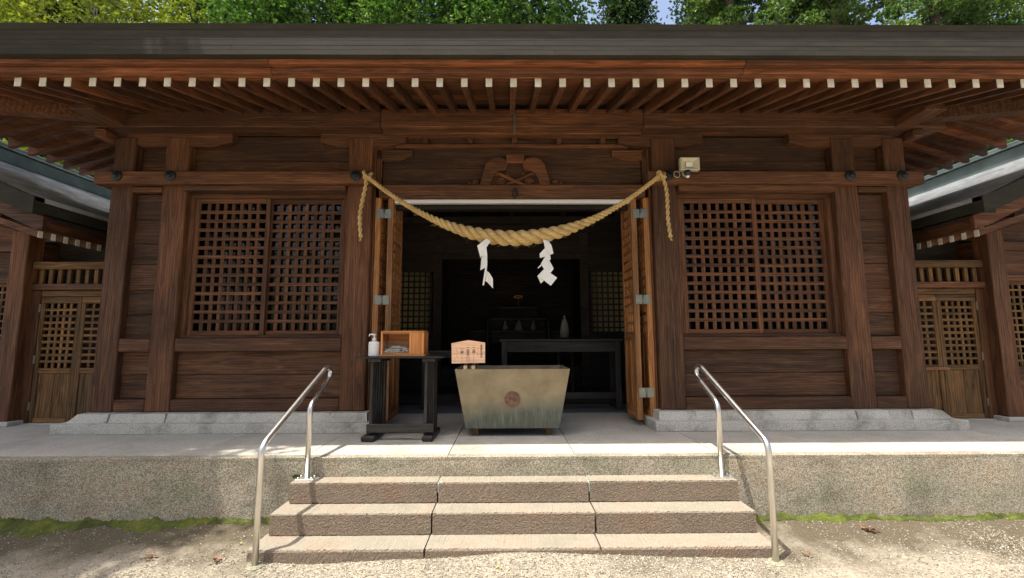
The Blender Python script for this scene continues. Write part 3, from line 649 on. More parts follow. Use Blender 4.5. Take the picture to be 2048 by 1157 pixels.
mb = MB(); mb.tube([(.17 + .09 * math.cos(a), 9.9, 1.93 + .025 * math.sin(a)) for a in np.linspace(0, 6.28, 24)], .010, 6); mb.box(.165, .175, 9.895, 9.905, 1.71, 1.905)
o = mb.build('gilt_ornament', GOLD, None, (.17, 9.9, 1.71), True); o['label'] = 'small gilded ornament glinting above the altar'; o['category'] = 'ornament'

# ------------------------------------------------------------------ offering box
ob = thing('offering_box', 'tapered bronze offering box with round crest and green patina', 'offering box', (0, 5.1, 0))
cx = -.012; t0, t1, b0, b1 = 4.72, 5.42, 4.785, 5.36; wt, wb = .593, .483; zb, zt_ = .085, .69
def frus(w0, w1, y0, y1, y2, y3, z0, z1):
    return [(cx - w0, y0, z0), (cx + w0, y0, z0), (cx + w0, y1, z0), (cx - w0, y1, z0), (cx - w1, y2, z1), (cx + w1, y2, z1), (cx + w1, y3, z1), (cx - w1, y3, z1)]
mb = MB(); e = .022
mb.extend(frus(wb, wt, b0, b1, t0, t1, zb, zt_), [(0, 1, 5, 4), (1, 2, 6, 5), (2, 3, 7, 6), (3, 0, 4, 7), (3, 2, 1, 0)])
n0 = len(mb.v); mb.extend([(cx - wt, t0, zt_), (cx + wt, t0, zt_), (cx + wt, t1, zt_), (cx - wt, t1, zt_), (cx - wt + e, t0 + e, zt_), (cx + wt - e, t0 + e, zt_), (cx + wt - e, t1 - e, zt_), (cx - wt + e, t1 - e, zt_), (cx - wt + e + .01, t0 + e, .60), (cx + wt - e - .01, t0 + e, .60), (cx + wt - e - .01, t1 - e, .60), (cx - wt + e + .01, t1 - e, .60)],
    [(0, 1, 5, 4), (1, 2, 6, 5), (2, 3, 7, 6), (3, 0, 4, 7), (4, 5, 9, 8), (5, 6, 10, 9), (6, 7, 11, 10), (7, 4, 8, 11), (8, 9, 10, 11)])
body = mb.build('body', BOXM, ob, (cx, 5.05, .085))
for k in range(11): box('grate_bar', BK('y'), ob, cx - .52 + k * .104 - .012, cx - .52 + k * .104 + .012, t0 + .024, t1 - .024, .604, .64, .003)
for x in (-.40, .375):
    for y in (4.86, 5.22): box('foot', wood('old', 'z'), ob, x - .03, x + .03, y, y + .07, .003, .084, .006)
mb = MB(); mb.lathe([(.080, 0), (.080, .006), (.074, .010), (.068, .006), (.002, .006)], seg=36)
def onfront(o, x, z):
    k = (z - zb) / (zt_ - zb); y = b0 + (t0 - b0) * k; o.rotation_euler = (math.pi / 2 - math.atan2(t0 - b0, zt_ - zb) * 1.0, 0, 0); o.location = Vector((x, y - .0015, z)) - WP[ob]
cr = mb.build('crest', CRIM, ob); onfront(cr, -.012, .385)
mb = MB()
for k in range(6):
    a = k * math.pi / 3; mb.lathe([(.021, .004), (.021, .010), (.012, .013), (.002, .013)], (.036 * math.sin(a), .036 * math.cos(a), 0), 14)
mb.lathe([(.014, .004), (.014, .012), (.002, .014)], seg=12); o = mb.build('crest_petals', CRIM, cr); WP[o] = WP[cr]; o.location = (0, 0, 0)
for x in (-.60,): 
    pass
# sign board on the box
sg = thing('prayer_sign', 'small house shaped wooden sign with black brush writing on the offering box', 'sign', (-.47, 4.77, .72))
PALE = wood('pale', 'x'); P = [(-.643, .748), (-.297, .752), (-.297, .962), (-.474, .989), (-.648, .957)]
mb = MB(); mb.prism(P, 4.762, 4.782); board = mb.build('board', PALE, sg, (-.47, 4.77, .85))
for x in (-.497, -.415):
    box('peg', wood('pale', 'y'), sg, x - .019, x + .019, 4.715, 4.745, .691, .726, .003); box('prop', BK('y'), sg, x - .017, x + .023, 4.746, 4.90, .6915, .748, .003)
def text(s_, x, ztop, size, ma, lead=1.0):
    cu = bpy.data.curves.new('writing', 'FONT'); cu.body = '\n'.join(s_); cu.size = size; cu.align_x = 'CENTER'; cu.space_line = lead; cu.extrude = .0004; cu.offset = size * .012
    t = bpy.data.objects.new('writing_tmp', cu); C.objects.link(t); bpy.context.view_layer.update()
    me = bpy.data.meshes.new_from_object(t.evaluated_get(bpy.context.evaluated_depsgraph_get())); bpy.data.objects.remove(t)
    o = add('writing', me, None, board, (x, 4.7612, ztop - size * .8)); o.rotation_euler = (math.pi / 2, 0, 0)
    me.materials.clear(); me.materials.append(ma); return o
text('神前拝礼の作法', -.335, .941, .0235, INK, .82)
text('二拝', -.413, .915, .036, INK, .95); text('二拍手', -.474, .915, .034, INK, .85); text('一拝', -.537, .911, .036, INK, .95)
for x in (-.413, -.474, -.537): text('一', x, .938, .014, INK)
mb = MB(); rk = random.Random(5)      # two faint columns of small brush marks too small to read, and one at the corner
for x, za, zb_, w in ((-.372, .905, .815, .0045), (-.590, .903, .805, .0045), (-.612, .80, .762, .004)):
    z = za
    while z > zb_:
        h = rk.uniform(.004, .009); dx = rk.uniform(-.0015, .0015); mb.box(x + dx - w * rk.uniform(.3, .6), x + dx + w * rk.uniform(.3, .6), 4.7607, 4.7618, z - h * .6, z); z -= h * 1.4
mb.build('writing', INK, board, (-.5, 4.761, .85))
mb = MB()
for x in (-.413, -.486, -.474, -.462, -.537): mb.box(x - .0011, x + .0011, 4.7606, 4.7618, .762, .833)
mb.build('ruled_line', INK, board, (-.47, 4.761, .8))

# ------------------------------------------------------------------ side table with case and bottle
tb = thing('side_table', 'narrow black wooden table with plank legs left of the offering box', 'table', (-1.15, 4.8, 0))
box('table_top', BK('x'), tb, -1.60, -.71, 4.60, 5.02, .808, .826, .004)
for x0, x1 in ((-1.455, -1.365), (-.905, -.815)):
    box('foot', BK('y'), tb, x0 - .045 * (x0 < -1.2), x1 + .0 + .02 * (x0 > -1.2), 4.56, 5.06, .003, .055, .01)
    box('leg', BK('z'), tb, x0, x0 + .03, 4.66, 4.72, .056, .77, .004); box('leg', BK('z'), tb, x1 - .03, x1, 4.90, 4.96, .056, .77, .004)
    for k in range(4): box('leg_plank', BK('z'), tb, x0 + .012 + .012 * k, x0 + .034 + .012 * k, 4.722 + .045 * k, 4.764 + .045 * k, .056, .77, .003)
    box('leg_cap', BK('y'), tb, x0 - .02, x1 + .02, 4.63, 5.0, .771, .807, .006)
box('stretcher', BK('x'), tb, -1.47, -.80, 4.63, 4.659, .075, .16, .005); box('stretcher', BK('x'), tb, -1.44, -.83, 4.98, 5.01, .02, .05, .003)
fc = thing('fortune_case', 'orange pine case with glass front on the black side table', 'case', (-1.13, 4.75, .827))
PI = lambda ax: wood('pine', ax)
x0, x1, y0, y1, z0, z1 = -1.352, -.915, 4.64, 4.90, .827, 1.085
box('base', PI('x'), fc, x0 - .015, x1 + .015, y0 - .012, y1 + .01, z0, z0 + .02, .003); box('lid', PI('x'), fc, x0, x1, y0, y1, z1 - .014, z1, .003)
for a, b in ((x0, x0 + .02), (-1.062, -1.042), (x1 - .02, x1)): box('post', PI('z'), fc, a, b, y0, y0 + .02, z0 + .021, z1 - .015, .002)
box('end_panel', PI('z'), fc, x1 - .012, x1, y0 + .021, y1 - .001, z0 + .021, z1 - .015, .002); box('end_panel', PI('z'), fc, x0, x0 + .012, y0 + .021, y1 - .001, z0 + .021, z1 - .015, .002)
box('front_panel', PI('z'), fc, -1.041, x1 - .021, y0 + .006, y0 + .014, z0 + .021, z1 - .015, .001); box('back_panel', PI('x'), fc, x0 + .013, x1 - .013, y1 - .012, y1 - .002, z0 + .021, z1 - .015, .001)
for a, b in ((z0 + .0205, z0 + .034), (z1 - .030, z1 - .0145)): box('front_rail', PI('x'), fc, x0 + .02, -1.062, y0 + .001, y0 + .018, a, b, .002)
box('pane', CLEAR, fc, x0 + .021, -1.063, y0 + .008, y0 + .011, z0 + .034, z1 - .030, 0)
mb = MB()
for k in range(130):
    u = random.random(); c = Vector((x0 + .035 + u * .24, y0 + .026 + random.random() * .10, z0 + .03 + random.random() * (.04 + .035 * math.sin(u * 3.1)))); a = Matrix.Rotation(random.uniform(0, 3.1), 3, 'Z') @ Matrix.Rotation(random.uniform(-.5, .5), 3, 'X')
    v, f = cbv(.042, .014, .006, 0); mb.extend([c + a @ Vector(p) for p in v], f)
mb.build('paper_slips', PAPER, None, (-1.2, 4.73, .85), kind='stuff', label='heap of small folded white paper slips inside the glass case', category='paper slips')
bt = thing('pump_bottle', 'white sanitizer pump bottle standing on the black side table', 'bottle', (-1.44, 4.72, .8265))
mb = MB(); prof = [(.0, .0), (.052, .0), (.058, .006), (.058, .135), (.052, .148), (.02, .155), (.018, .162), (.0, .162)]
mb.lathe(prof[1:-1], (0, 0, 0), 24); mb.v = [(p[0], p[1] * .7, p[2]) for p in mb.v]
o = add('bottle_body', mesh('bottle_body', mb.v, mb.f, False), PLASTIC, bt, (-1.44, 4.72, .827))
mb = MB(); mb.lathe([(.021, .158), (.021, .18), (.010, .182), (.009, .212), (.016, .213), (.016, .228), (.005, .23)], (0, 0, 0), 14); mb.tube([(0, 0, .222), (-.03, -.005, .224), (-.048, -.006, .222), (-.055, -.006, .204)], [.009, .008, .007, .006], 8)
add('pump', mesh('pump', mb.v, mb.f, True), PLASTIC, bt, (-1.44, 4.72, .827))

# ------------------------------------------------------------------ straw rope
rp = thing('straw_rope', 'thick twisted straw rope sagging across the open doorway', 'rope', (0, 5.0, 2.1))
def strand(path, rad, ph, twist, name, seg=14, frac=.56):
    """one strand of a twisted rope along path; uv v runs round the strand for the straw fibres"""
    n = len(path); P = [Vector(p) for p in path]; s_ = 0; v = []; uv = []; ang = ph
    for i in range(n):
        t = (P[min(i + 1, n - 1)] - P[max(i - 1, 0)]).normalized(); up = Vector((0, 1, 0)); a = (up - t * up.dot(t)).normalized(); b = t.cross(a)
        if i: dl = (P[i] - P[i - 1]).length; s_ += dl; ang += dl * twist / max(rad[i], .012)
        c = P[i] + (a * math.cos(ang) + b * math.sin(ang)) * rad[i] * .5; r = rad[i] * frac * (1 + .03 * random.uniform(-1, 1))
        for k in range(seg):
            q = 2 * math.pi * k / seg; v.append(c + (a * math.cos(q) + b * math.sin(q)) * r * (1 + .02 * random.uniform(-1, 1))); uv.append((s_ * 3.0 + k / seg * .0, k / seg + ang / 6.2832))
    f = [(i * seg + k, i * seg + (k + 1) % seg, (i + 1) * seg + (k + 1) % seg, (i + 1) * seg + k) for i in range(n - 1) for k in range(seg)]
    f += [tuple(range(seg))[::-1], tuple((n - 1) * seg + k for k in range(seg))]
    me = mesh(name, [p - Vector((0, 5.0, 2.1)) for p in v], f, True); ul = me.uv_layers.new(name='UVMap')
    for l in me.loops: ul.data[l.index].uv = uv[l.vertex_index]
    return me
xs = np.linspace(-1.665, 1.715, 420); path = [(x, 4.985 + .05 * abs((x - .02) / 1.69) ** 4, 2.125 + .745 * (abs((x - .01) / 1.69)) ** 1.95) for x in xs]
rad = [.026 + .060 * math.exp(-abs((x - .03) / .80) ** 2.6) for x in xs]
for k in range(3): add('strand', strand(path, rad, k * 2.094, 1.4, 'strand'), ROPE, rp, (0, 5.0, 2.1))
for s, dx in ((-1, -.05), (1, .06)):
    x = -1.665 if s < 0 else 1.715; nn = 110
    tp = [(x + s * .01 + dx * math.sin(min(1, t * 1.4) * 1.6) + (.012 * math.sin(t * 7)), 5.03 - .01 * t, 2.88 + .02 * math.sin(min(t * 6, 3.1)) - .74 * t) for t in np.linspace(0, 1, nn)]
    for k in range(2): add('tail_strand', strand(tp, [.022] * nn, k * 3.14, 1.0, 'tail_strand', 8, .6), ROPE, rp, (0, 5.0, 2.1))
    kp = [(x + .038 * math.cos(a) + s * .01, 5.05 + .05 * math.sin(a * 1.0), 2.875 + .035 * math.sin(2 * a + .6)) for a in np.linspace(0, 6.28 * 1.6, 70)]
    for k in range(2): add('knot_strand', strand(kp, [.021] * 70, k * 3.14, 1.0, 'knot_strand', 8, .6), ROPE, rp, (0, 5.0, 2.1))
    mb = MB()
    for k in range(14):
        a = random.uniform(0, 6.28); e_ = Vector(tp[-1]); mb.tube([e_, e_ + Vector((.012 * math.cos(a) + s * .006, .012 * math.sin(a), -.028 - .012 * random.random()))], [.003, .0015], 4)
    o = mb.build('tail_tuft', ROPE, rp, tuple(tp[-1]))
mb = MB()
for k in range(170):
    i = random.randrange(60, 360); p = Vector(path[i]); a = random.uniform(-2.6, .3); r = rad[i] * 1.02
    q = p + Vector((0, -math.cos(a) * r * .8, math.sin(a) * r)); d = Vector((random.uniform(-1, 1), random.uniform(-.8, 0), random.uniform(-.6, .3))).normalized() * random.uniform(.015, .06); mb.tube([q, q + d], [.0014, .0008], 4)
mb.build('loose_straw', ROPE, rp, (0, 5, 2.1))
# folded paper streamers
def streamer(label, quads, x, z):
    t = thing('paper_streamer', label, 'streamer', (x, 4.89, z), 'folded paper streamers on the rope')
    for q in quads:
        v = [(px, 4.89 + py, pz) for px, py, pz in q]; n = (Vector(v[1]) - Vector(v[0])).cross(Vector(v[2]) - Vector(v[0])).normalized() * .0012
        mb = MB(); k = len(v); mb.extend(v + [tuple(Vector(p) + n) for p in v], [tuple(range(k))[::-1], tuple(range(k, 2 * k))] + [(i, (i + 1) % k, (i + 1) % k + k, i + k) for i in range(k)])
        mb.build('paper_fold', PAPER, t, (x, 4.89, z))
S = lambda a, b, y=0.0: (-.52 + a / 9.64 * 4.9 / 904 * 1.075 + .005, y, 2.143 - b / 9.64 * 4.9 / 904 * 1.075)
streamer('narrow curled white paper streamer hanging left of the rope centre', [
    [S(370, 70, .0), S(445, 120, .0), S(370, 245, -.02), S(385, 385, .0), S(275, 400, -.01), S(265, 440, -.03), S(205, 215, -.03)],
    [S(280, 395, .01), S(384, 380, .0), S(386, 560, -.02), S(375, 660, -.01), S(345, 612, -.01), S(258, 652, .02)],
    [S(347, 600, .0), S(378, 600, .0), S(376, 680, -.01), S(345, 850, -.02), S(330, 930, -.02), S(302, 935, -.02)],
    [S(374, 672, -.01), S(420, 705, -.03), S(486, 812, -.02), S(490, 990, -.01), S(395, 880, .01), S(345, 850, .0)]], -.33, 1.85)
streamer('broad zigzag white paper streamer hanging right of the rope centre', [
    [S(1400, 85, .0), S(1500, 120, .0), S(1550, 200, -.02), S(1583, 358, -.03), S(1525, 378, -.02), S(1440, 300, -.0), S(1430, 230, .0)],
    [S(1440, 240, .01), S(1530, 375, .0), S(1535, 460, -.01), S(1505, 485, -.01), S(1430, 410, .0), S(1345, 425, .02), S(1338, 350, .02)],
    [S(1435, 408, -.01), S(1510, 485, -.02), S(1583, 635, -.03), S(1525, 715, -.03), S(1412, 640, -.01), S(1355, 540, .0)],
    [S(1358, 545, .01), S(1375, 570, .01), S(1305, 622, .02), S(1300, 610, .02)],
    [S(1415, 635, -.015), S(1525, 715, -.02), S(1640, 805, -.04), S(1525, 950, -.05), S(1410, 850, -.03), S(1290, 765, -.0)],
    [S(1292, 768, .0), S(1408, 850, -.01), S(1355, 895, .02)]], .33, 1.85)

# ------------------------------------------------------------------ flood light
fl = thing('flood_light', 'square beige flood light with black motion sensor on the right column', 'light', (2.03, 5.0, 2.96))
mb = MB(); X0, X1, Z0, Z1, Y = 1.925, 2.143, 2.915, 3.063, 4.965
def ringq(a, b):
    n = len(mb.v); mb.v += a + b; mb.f += [(n + i, n + (i + 1) % 4, n + 4 + (i + 1) % 4, n + 4 + i) for i in range(4)]
rc = lambda i, y, j=0: [(X0 + i, y, Z0 + j), (X1 - i, y, Z0 + j), (X1 - i, y, Z1 - j), (X0 + i, y, Z1 - j)]
ringq(rc(.0, Y + .06), rc(0, Y)); ringq(rc(0, Y), rc(.012, Y - .003, .010)); ringq(rc(.012, Y - .003, .010), rc(.07, Y + .035, .045)); 
n = len(mb.v); mb.v += rc(0, Y + .06); mb.f.append((n + 3, n + 2, n + 1, n)); mb.build('housing', BEIGE, fl, (2.03, 5.0, 2.99))
box('lamp_chip', PAPER, fl, X0 + .072, X1 - .072, Y + .02, Y + .034, Z0 + .046, Z1 - .046, .004)
box('bracket', BEIGE, fl, 2.00, 2.06, 5.026, 5.112, 2.90, 2.96, .004)
mb = MB(); mb.lathe([(.028, 2.850), (.036, 2.858), (.036, 2.905), (.030, 2.914)], (2.006, 4.985, 0), 16); mb.build('sensor', DARKP, fl, (2.006, 4.985, 2.88), True)
mb = MB(); mb.lathe([(.006, 2.826), (.017, 2.832), (.022, 2.842), (.024, 2.849)], (2.006, 4.985, 0), 16); mb.build('sensor_lens', PLASTIC, fl, (2.006, 4.985, 2.84), True)
mb = MB(); mb.tube([(1.90 + .035 * math.cos(a), 5.03 + .01 * math.sin(a), 2.885 + .04 * math.sin(a)) for a in np.linspace(.5, 7.5, 36)], .005, 6); mb.tube([(1.965, 5.0, 2.915), (1.945, 4.985, 2.89), (1.955, 4.98, 2.85), (1.985, 4.98, 2.845)], .005, 6); mb.build('cable', CABLE, fl, (1.92, 5.02, 2.88), True)

# ------------------------------------------------------------------ handrails
def fillet(pts, r=.06, n=7):
    out = [Vector(pts[0])]
    for i in range(1, len(pts) - 1):
        p, a, b = Vector(pts[i]), Vector(pts[i - 1]), Vector(pts[i + 1]); u = (a - p).normalized(); w = (b - p).normalized(); rr = min(r, (a - p).length * .45, (b - p).length * .45)
        for k in range(n + 1):
            t = k / n; out.append((p + u * rr) * (1 - t) ** 2 + p * 2 * t * (1 - t) + (p + w * rr) * t * t)
    return out + [Vector(pts[-1])]
for s, lab in ((-1, 'polished steel handrail on the left side of the stone steps'), (1, 'polished steel handrail on the right side of the stone steps')):
    xf, xm, xb = s * 1.81, s * 1.775, s * 1.745; xo = -.01 if s < 0 else .01
    hr = thing('handrail', lab, 'handrail', (xf, 3.33, -.58), 'steel handrails')
    pts = [(xf, 3.335, -.66), (xf, 3.335, .245), (xm, 4.37, .745), (xm, 4.455, .70), (xm, 4.43, .625), (xb, 4.07, .455), (xb, 3.955, -.155)]
    pts[5] = (xb, 3.955, .44)
    mb = MB(); mb.tube(fillet(pts, .075, 9), .0215, 16); mb.build('rail_tube', STEEL, hr, (xf, 3.8, 0), True)
    fp = box('base_plate', STEEL, hr, xb - .075, xb + .075, 3.90, 3.99, -.159, -.151, .002)
    for dx in (-.055, .055):
        for y in (3.915, 3.975):
            mb = MB(); mb.lathe([(.008, 0), (.008, .010), (.003, .013)], (xb + dx, y, -.151), 6); mb.build('bolt', STEEL, fp, (xb + dx, y, -.15))
    zg = float(hz(np.array([xf]), np.array([3.33]))[0]); mb = MB(); mb.lathe([(.062, zg - .03), (.060, zg + .004), (.05, zg + .012), (.023, zg + .013)], (xf, 3.335, 0), 20); mb.build('concrete_collar', CONC, hr, (xf, 3.335, zg))

# ------------------------------------------------------------------ side wings
def wing(s, side):
    OLD = lambda ax: wood('old', ax); BR = lambda ax: wood('brown', ax)
    w = thing('side_wing', 'low wooden side building with ribbed copper roof at the %s of the hall' % side, 'building', (s * 7, 7.5, 0))
    def bx(n, m_, x0, x1, y0, y1, z0, z1, b=.004, par=None): return box(n, m_, par or w, s * x0, s * x1, y0, y1, z0, z1, b)
    def leaf(x0, x1, sol):
        d = bx('door', OLD('x'), x0, x1, 5.65, 5.69, 1.46, 1.54)
        for a, b in ((x0, x0 + .055), (x1 - .055, x1)): bx('stile', OLD('z'), a, b, 5.65, 5.69, .012, 1.459, .004, d)
        for a, b in ((.012, .07), (.60, .665)): bx('rail', OLD('x'), x0 + .055, x1 - .055, 5.651, 5.69, a, b, .004, d)
        A0, B0 = x0 + .055, x1 - .055; nX = max(3, round((B0 - A0) / .082)); px = (B0 - A0) / nX; pz = .795 / 10
        for i in range(1, nX): bx('lattice_bar', OLD('z'), A0 + i * px - .016, A0 + i * px + .016, 5.658, 5.676, .665, 1.459, .003, d)
        for j in range(1, 10): bx('lattice_bar', OLD('x'), A0, B0, 5.654, 5.672, .665 + j * pz - .016, .665 + j * pz + .016, .003, d)
        mid = (A0 + B0) / 2
        for a, b in ((A0, mid - .002), (mid + .002, B0)): bx('panel', OLD('z'), a, b, 5.662, 5.68, .07, .60, .004, d)
        return d
    d1 = leaf(5.36, 5.86, 1); leaf(4.885, 5.357, 1)
    for z in (1.35, .72, .16): bx('hinge', HINGE, 5.852, 5.872, 5.640, 5.6495, z, z + .1, .001, d1)
    if s > 0: bx('bolt_bar', wood('door', 'x'), 5.10, 5.42, 5.63, 5.649, .60, .635, .003, d1)
    bx('door_post', BR('z'), 5.863, 5.96, 5.64, 5.72, .01, 1.62); bx('door_post', BR('z'), 4.80, 4.882, 5.64, 5.72, .01, 1.62)
    bx('threshold', GRAN, 4.96, 5.95, 5.60, 5.78, 0, .0095, .002)
    bx('lintel', BR('x'), 4.80, 5.96, 5.60, 5.72, 1.625, 1.70); bx('lintel', OLD('x'), 4.88, 5.86, 5.645, 5.70, 1.545, 1.62)
    bx('transom_rail', OLD('x'), 4.80, 5.96, 5.60, 5.72, 1.885, 1.975)
    for k in range(9): bx('transom_slat', OLD('z'), 4.95 + k * .113, 4.998 + k * .113, 5.635, 5.665, 1.70, 1.885, .003)
    bx('corner_post', BR('z'), 5.962, 6.17, 5.52, 5.72, .05, 2.35, .008); bx('post_stone', GRAN, 5.90, 6.24, 5.46, 5.80, 0, .05, .008)
    for z0, z1 in ((.05, .16), (.56, .64), (1.70, 1.78), (2.10, 2.2)): bx('wall_rail', BR('x'), 6.17, 8.4, 5.56, 5.68, z0, z1)
    for z0, z1 in ((.16, .36), (.363, .56), (1.78, 1.94), (1.943, 2.1), (2.2, 2.45)): bx('wall_board', BR('x'), 6.17, 8.4, 5.62, 5.66, z0, z1)
    wv = bx('lattice_window', OLD('x'), 6.20, 7.30, 5.60, 5.65, 1.66, 1.70)
    bx('window_frame', OLD('z'), 6.17, 6.23, 5.60, 5.65, .64, 1.66, .004, wv)
    for k in range(11): bx('lattice_bar', OLD('z'), 6.30 + k * .088, 6.325 + k * .088, 5.612, 5.63, .64, 1.66, .003, wv)
    for k in range(11): bx('lattice_bar', OLD('x'), 6.23, 7.30, 5.607, 5.625, .70 + k * .088, .725 + k * .088, .003, wv)
    bx('pane', GLASS, 6.23, 7.30, 5.64, 5.643, .64, 1.66, 0, wv); bx('wall_board', BR('x'), 7.30, 8.4, 5.61, 5.66, .64, 1.70)
    for z0 in (.05, .6, 1.15, 1.7): bx('side_board', BR('y'), 6.0, 6.04, 5.72, 10.5, z0, z0 + .547)
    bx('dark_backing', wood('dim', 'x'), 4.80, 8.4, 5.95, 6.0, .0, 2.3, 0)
    # roof: concave slope in stepped copper courses
    def zp(x): t = (x - 5.35) / 1.65; return 2.575 + .88 * t ** 1.18
    n = 20; xs_ = np.linspace(5.33, 6.93, n + 1)
    for a, b in zip(xs_[:-1], xs_[1:]):
        mb = MB(); z0, z1 = zp(max(a, 5.35)), zp(max(b, 5.35))
        v = [(s * a, 4.95, z0), (s * (b + .012), 4.95, z1 - .006), (s * (b + .012), 11, z1 - .006), (s * a, 11, z0), (s * a, 4.95, z0 - .02), (s * (b + .012), 4.95, z1 - .026), (s * (b + .012), 11, z1 - .026), (s * a, 11, z0 - .02)]
        v = [(p[0], p[1], p[2] + .032 * (i % 4 in (0, 3)) * (i < 4)) for i, p in enumerate(v)]
        f = [(0, 1, 2, 3), (7, 6, 5, 4), (0, 4, 5, 1), (1, 5, 6, 2), (2, 6, 7, 3), (3, 7, 4, 0)]
        mb.extend(v, f if s > 0 else [q[::-1] for q in f]); mb.build('roof_course', TILEROOF, w, (s * (a + b) / 2, 8, z0))
    mb = MB(); P = [(s * 7.0, zp(7.0) + .02), (s * 8.65, 2.575), (s * 8.65, 2.45), (s * 7.0, zp(7) - .12)]; mb.prism(P if s < 0 else P[::-1], 4.95, 11); mb.build('rear_slope', TILEROOF, w, (s * 8, 8, 3))
    rd = bx('roof_ridge', GREENROOF, 6.88, 7.12, 5.0, 11, 3.40, 3.60, .02); bx('ridge_cap', GREENROOF, 6.84, 7.16, 4.98, 11, 3.601, 3.66, .02, rd)
    # verge: thick curved edge and bargeboard on the gable
    xv = np.linspace(5.33, 8.67, 25); zv = [zp(max(5.35, min(x, 14.0 - x))) for x in xv]
    def band(name, ma, y0, y1, top, bot):
        Pb = [(s * x, z + top) for x, z in zip(xv, zv)] + [(s * x, z + bot) for x, z in zip(xv[::-1], zv[::-1])]; mb = MB()
        k = len(xv); v = [(s * x, y, z + q) for y in (y0, y1) for q in (top, bot) for x, z in zip(xv, zv)]; f = []
        for i in range(k - 1):
            f += [(i, i + 1, k + i + 1, k + i), (2 * k + i, 3 * k + i, 3 * k + i + 1, 2 * k + i + 1), (i, 2 * k + i, 2 * k + i + 1, i + 1), (k + i, k + i + 1, 3 * k + i + 1, 3 * k + i)]
        f += [(0, k, 3 * k, 2 * k), (k - 1, 3 * k - 1, 4 * k - 1, 2 * k - 1)]; mb.extend(v, f); mb.build(name, ma, w, (s * 7, y0, 3))
    band('verge', ROOF, 4.93, 5.05, .03, -.17); band('bargeboard', BR('x'), 5.054, 5.10, -.172, -.33); band('gable_soffit', wood('dim', 'x'), 5.10, 11, -.175, -.21)
    bx('eave_edge', ROOF, 5.338, 5.60, 5.052, 10.99, 2.43, 2.551, .006); bx('eave_board', BR('y'), 5.39, 5.45, 5.06, 11, 2.25, 2.429, .004)
    bx('wall_plate', BR('y'), 5.98, 6.16, 5.2, 11, 2.36, 2.5)
    for k in range(20):
        y = 5.10 + k * .15; mb = MB(); P = [(s * 5.42, 2.17), (s * 6.2, 2.45), (s * 6.2, 2.52), (s * 5.42, 2.245)]; mb.prism(P if s > 0 else P[::-1], y, y + .05); r_ = mb.build('rafter', BR('x'), w, (s * 5.8, y, 2.3))
        box('rafter_tip', WHITE, r_, s * 5.414, s * 5.4195, y - .001, y + .051, 2.168, 2.247, 0)
    for k in range(4):
        bx('gable_board', BR('x'), 6.05 + .22 * k, 7.95 - .22 * k, 5.60, 5.64, 2.452 + k * .2, 2.65 + k * .2)
    return w
wing(-1, 'left'); wing(1, 'right')

# ------------------------------------------------------------------ trees
LEAF = [leafmat('cedar_foliage', (.03, .075, .02), (.095, .20, .045), (.19, .33, .075)), leafmat('yellow_green_foliage', (.10, .14, .018), (.25, .31, .045), (.40, .43, .08)),
        leafmat('dark_foliage', (.015, .036, .016), (.04, .08, .03), (.085, .14, .045)), leafmat('fir_foliage', (.035, .075, .022), (.10, .18, .05), (.20, .29, .09))]
def spray(P, D, n_per, size, rg):
    """many small folded leaf faces around points P with outward directions D"""
    n = len(P); c = np.repeat(P, n_per, 0); d = np.repeat(D, n_per, 0); N_ = len(c)
    d = d + rg.normal(0, .55, (N_, 3)); d /= np.linalg.norm(d, axis=1)[:, None] + 1e-6
    r = rg.normal(0, 1, (N_, 3)); sd = np.cross(d, r); sd /= np.linalg.norm(sd, axis=1)[:, None] + 1e-6
    L = size * rg.uniform(.6, 1.35, (N_, 1)); W = L * rg.uniform(.22, .42, (N_, 1))
    a = c; m_ = c + d * L * .55; t = c + d * L
    V = np.stack([a, m_ + sd * W, t + rg.normal(0, .15, (N_, 3)) * size, m_ - sd * W], 1).reshape(-1, 3)
    return V, np.arange(N_ * 4).reshape(-1, 4)
def crown_mesh(name, seed, h, r, z0, kind, clumps, n_per, size):
    rg = np.random.default_rng(seed); Cc = []; Dd = []
    for k in range(clumps):
        if kind == 'cedar':
            t = rg.random() ** .8; z = z0 + (h - z0) * t; R_ = r * (1 - t) ** .62 * (.78 + .3 * math.sin(7 * t + seed)) + .15; a = rg.uniform(0, 6.283); q = R_ * rg.uniform(.55, 1.0); cc = np.array([q * math.cos(a), q * math.sin(a), z]); cr = rg.uniform(.55, 1.05)
        elif kind == 'fir':
            t = (int(rg.random() * 26) + .5) / 26; z = z0 + (h - z0) * t; R_ = r * (1 - t) ** .8 + .2; a = rg.uniform(0, 6.283); q = R_ * rg.uniform(.25, 1.0); cc = np.array([q * math.cos(a), q * math.sin(a), z - q * .22]); cr = rg.uniform(.3, .5)
        else:
            v = rg.normal(0, 1, 3); v /= np.linalg.norm(v); v *= rg.uniform(.55, 1.0) * (1 + .25 * math.sin(3 * math.atan2(v[1], v[0]) + seed)); cc = np.array([v[0] * r, v[1] * r, z0 + (h - z0) * (.5 + .5 * v[2])]); cr = rg.uniform(.5, .9)
        m_ = 60; u = rg.normal(0, 1, (m_, 3)); u /= np.linalg.norm(u, axis=1)[:, None]
        if kind == 'fir': u[:, 2] *= .35
        Cc.append(cc + u * cr * rg.uniform(.72, 1.0, (m_, 1))); o_ = np.array([cc[0], cc[1], 0.0]); o_ = o_ / (np.linalg.norm(o_) + .1); Dd.append(u * .8 + o_ * .5 + np.array([0, 0, .25 if kind != 'fir' else 0]))
    V, Fq = spray(np.concatenate(Cc), np.concatenate(Dd), n_per, size, rg)
    return fastmesh(name, V, Fq, 4)
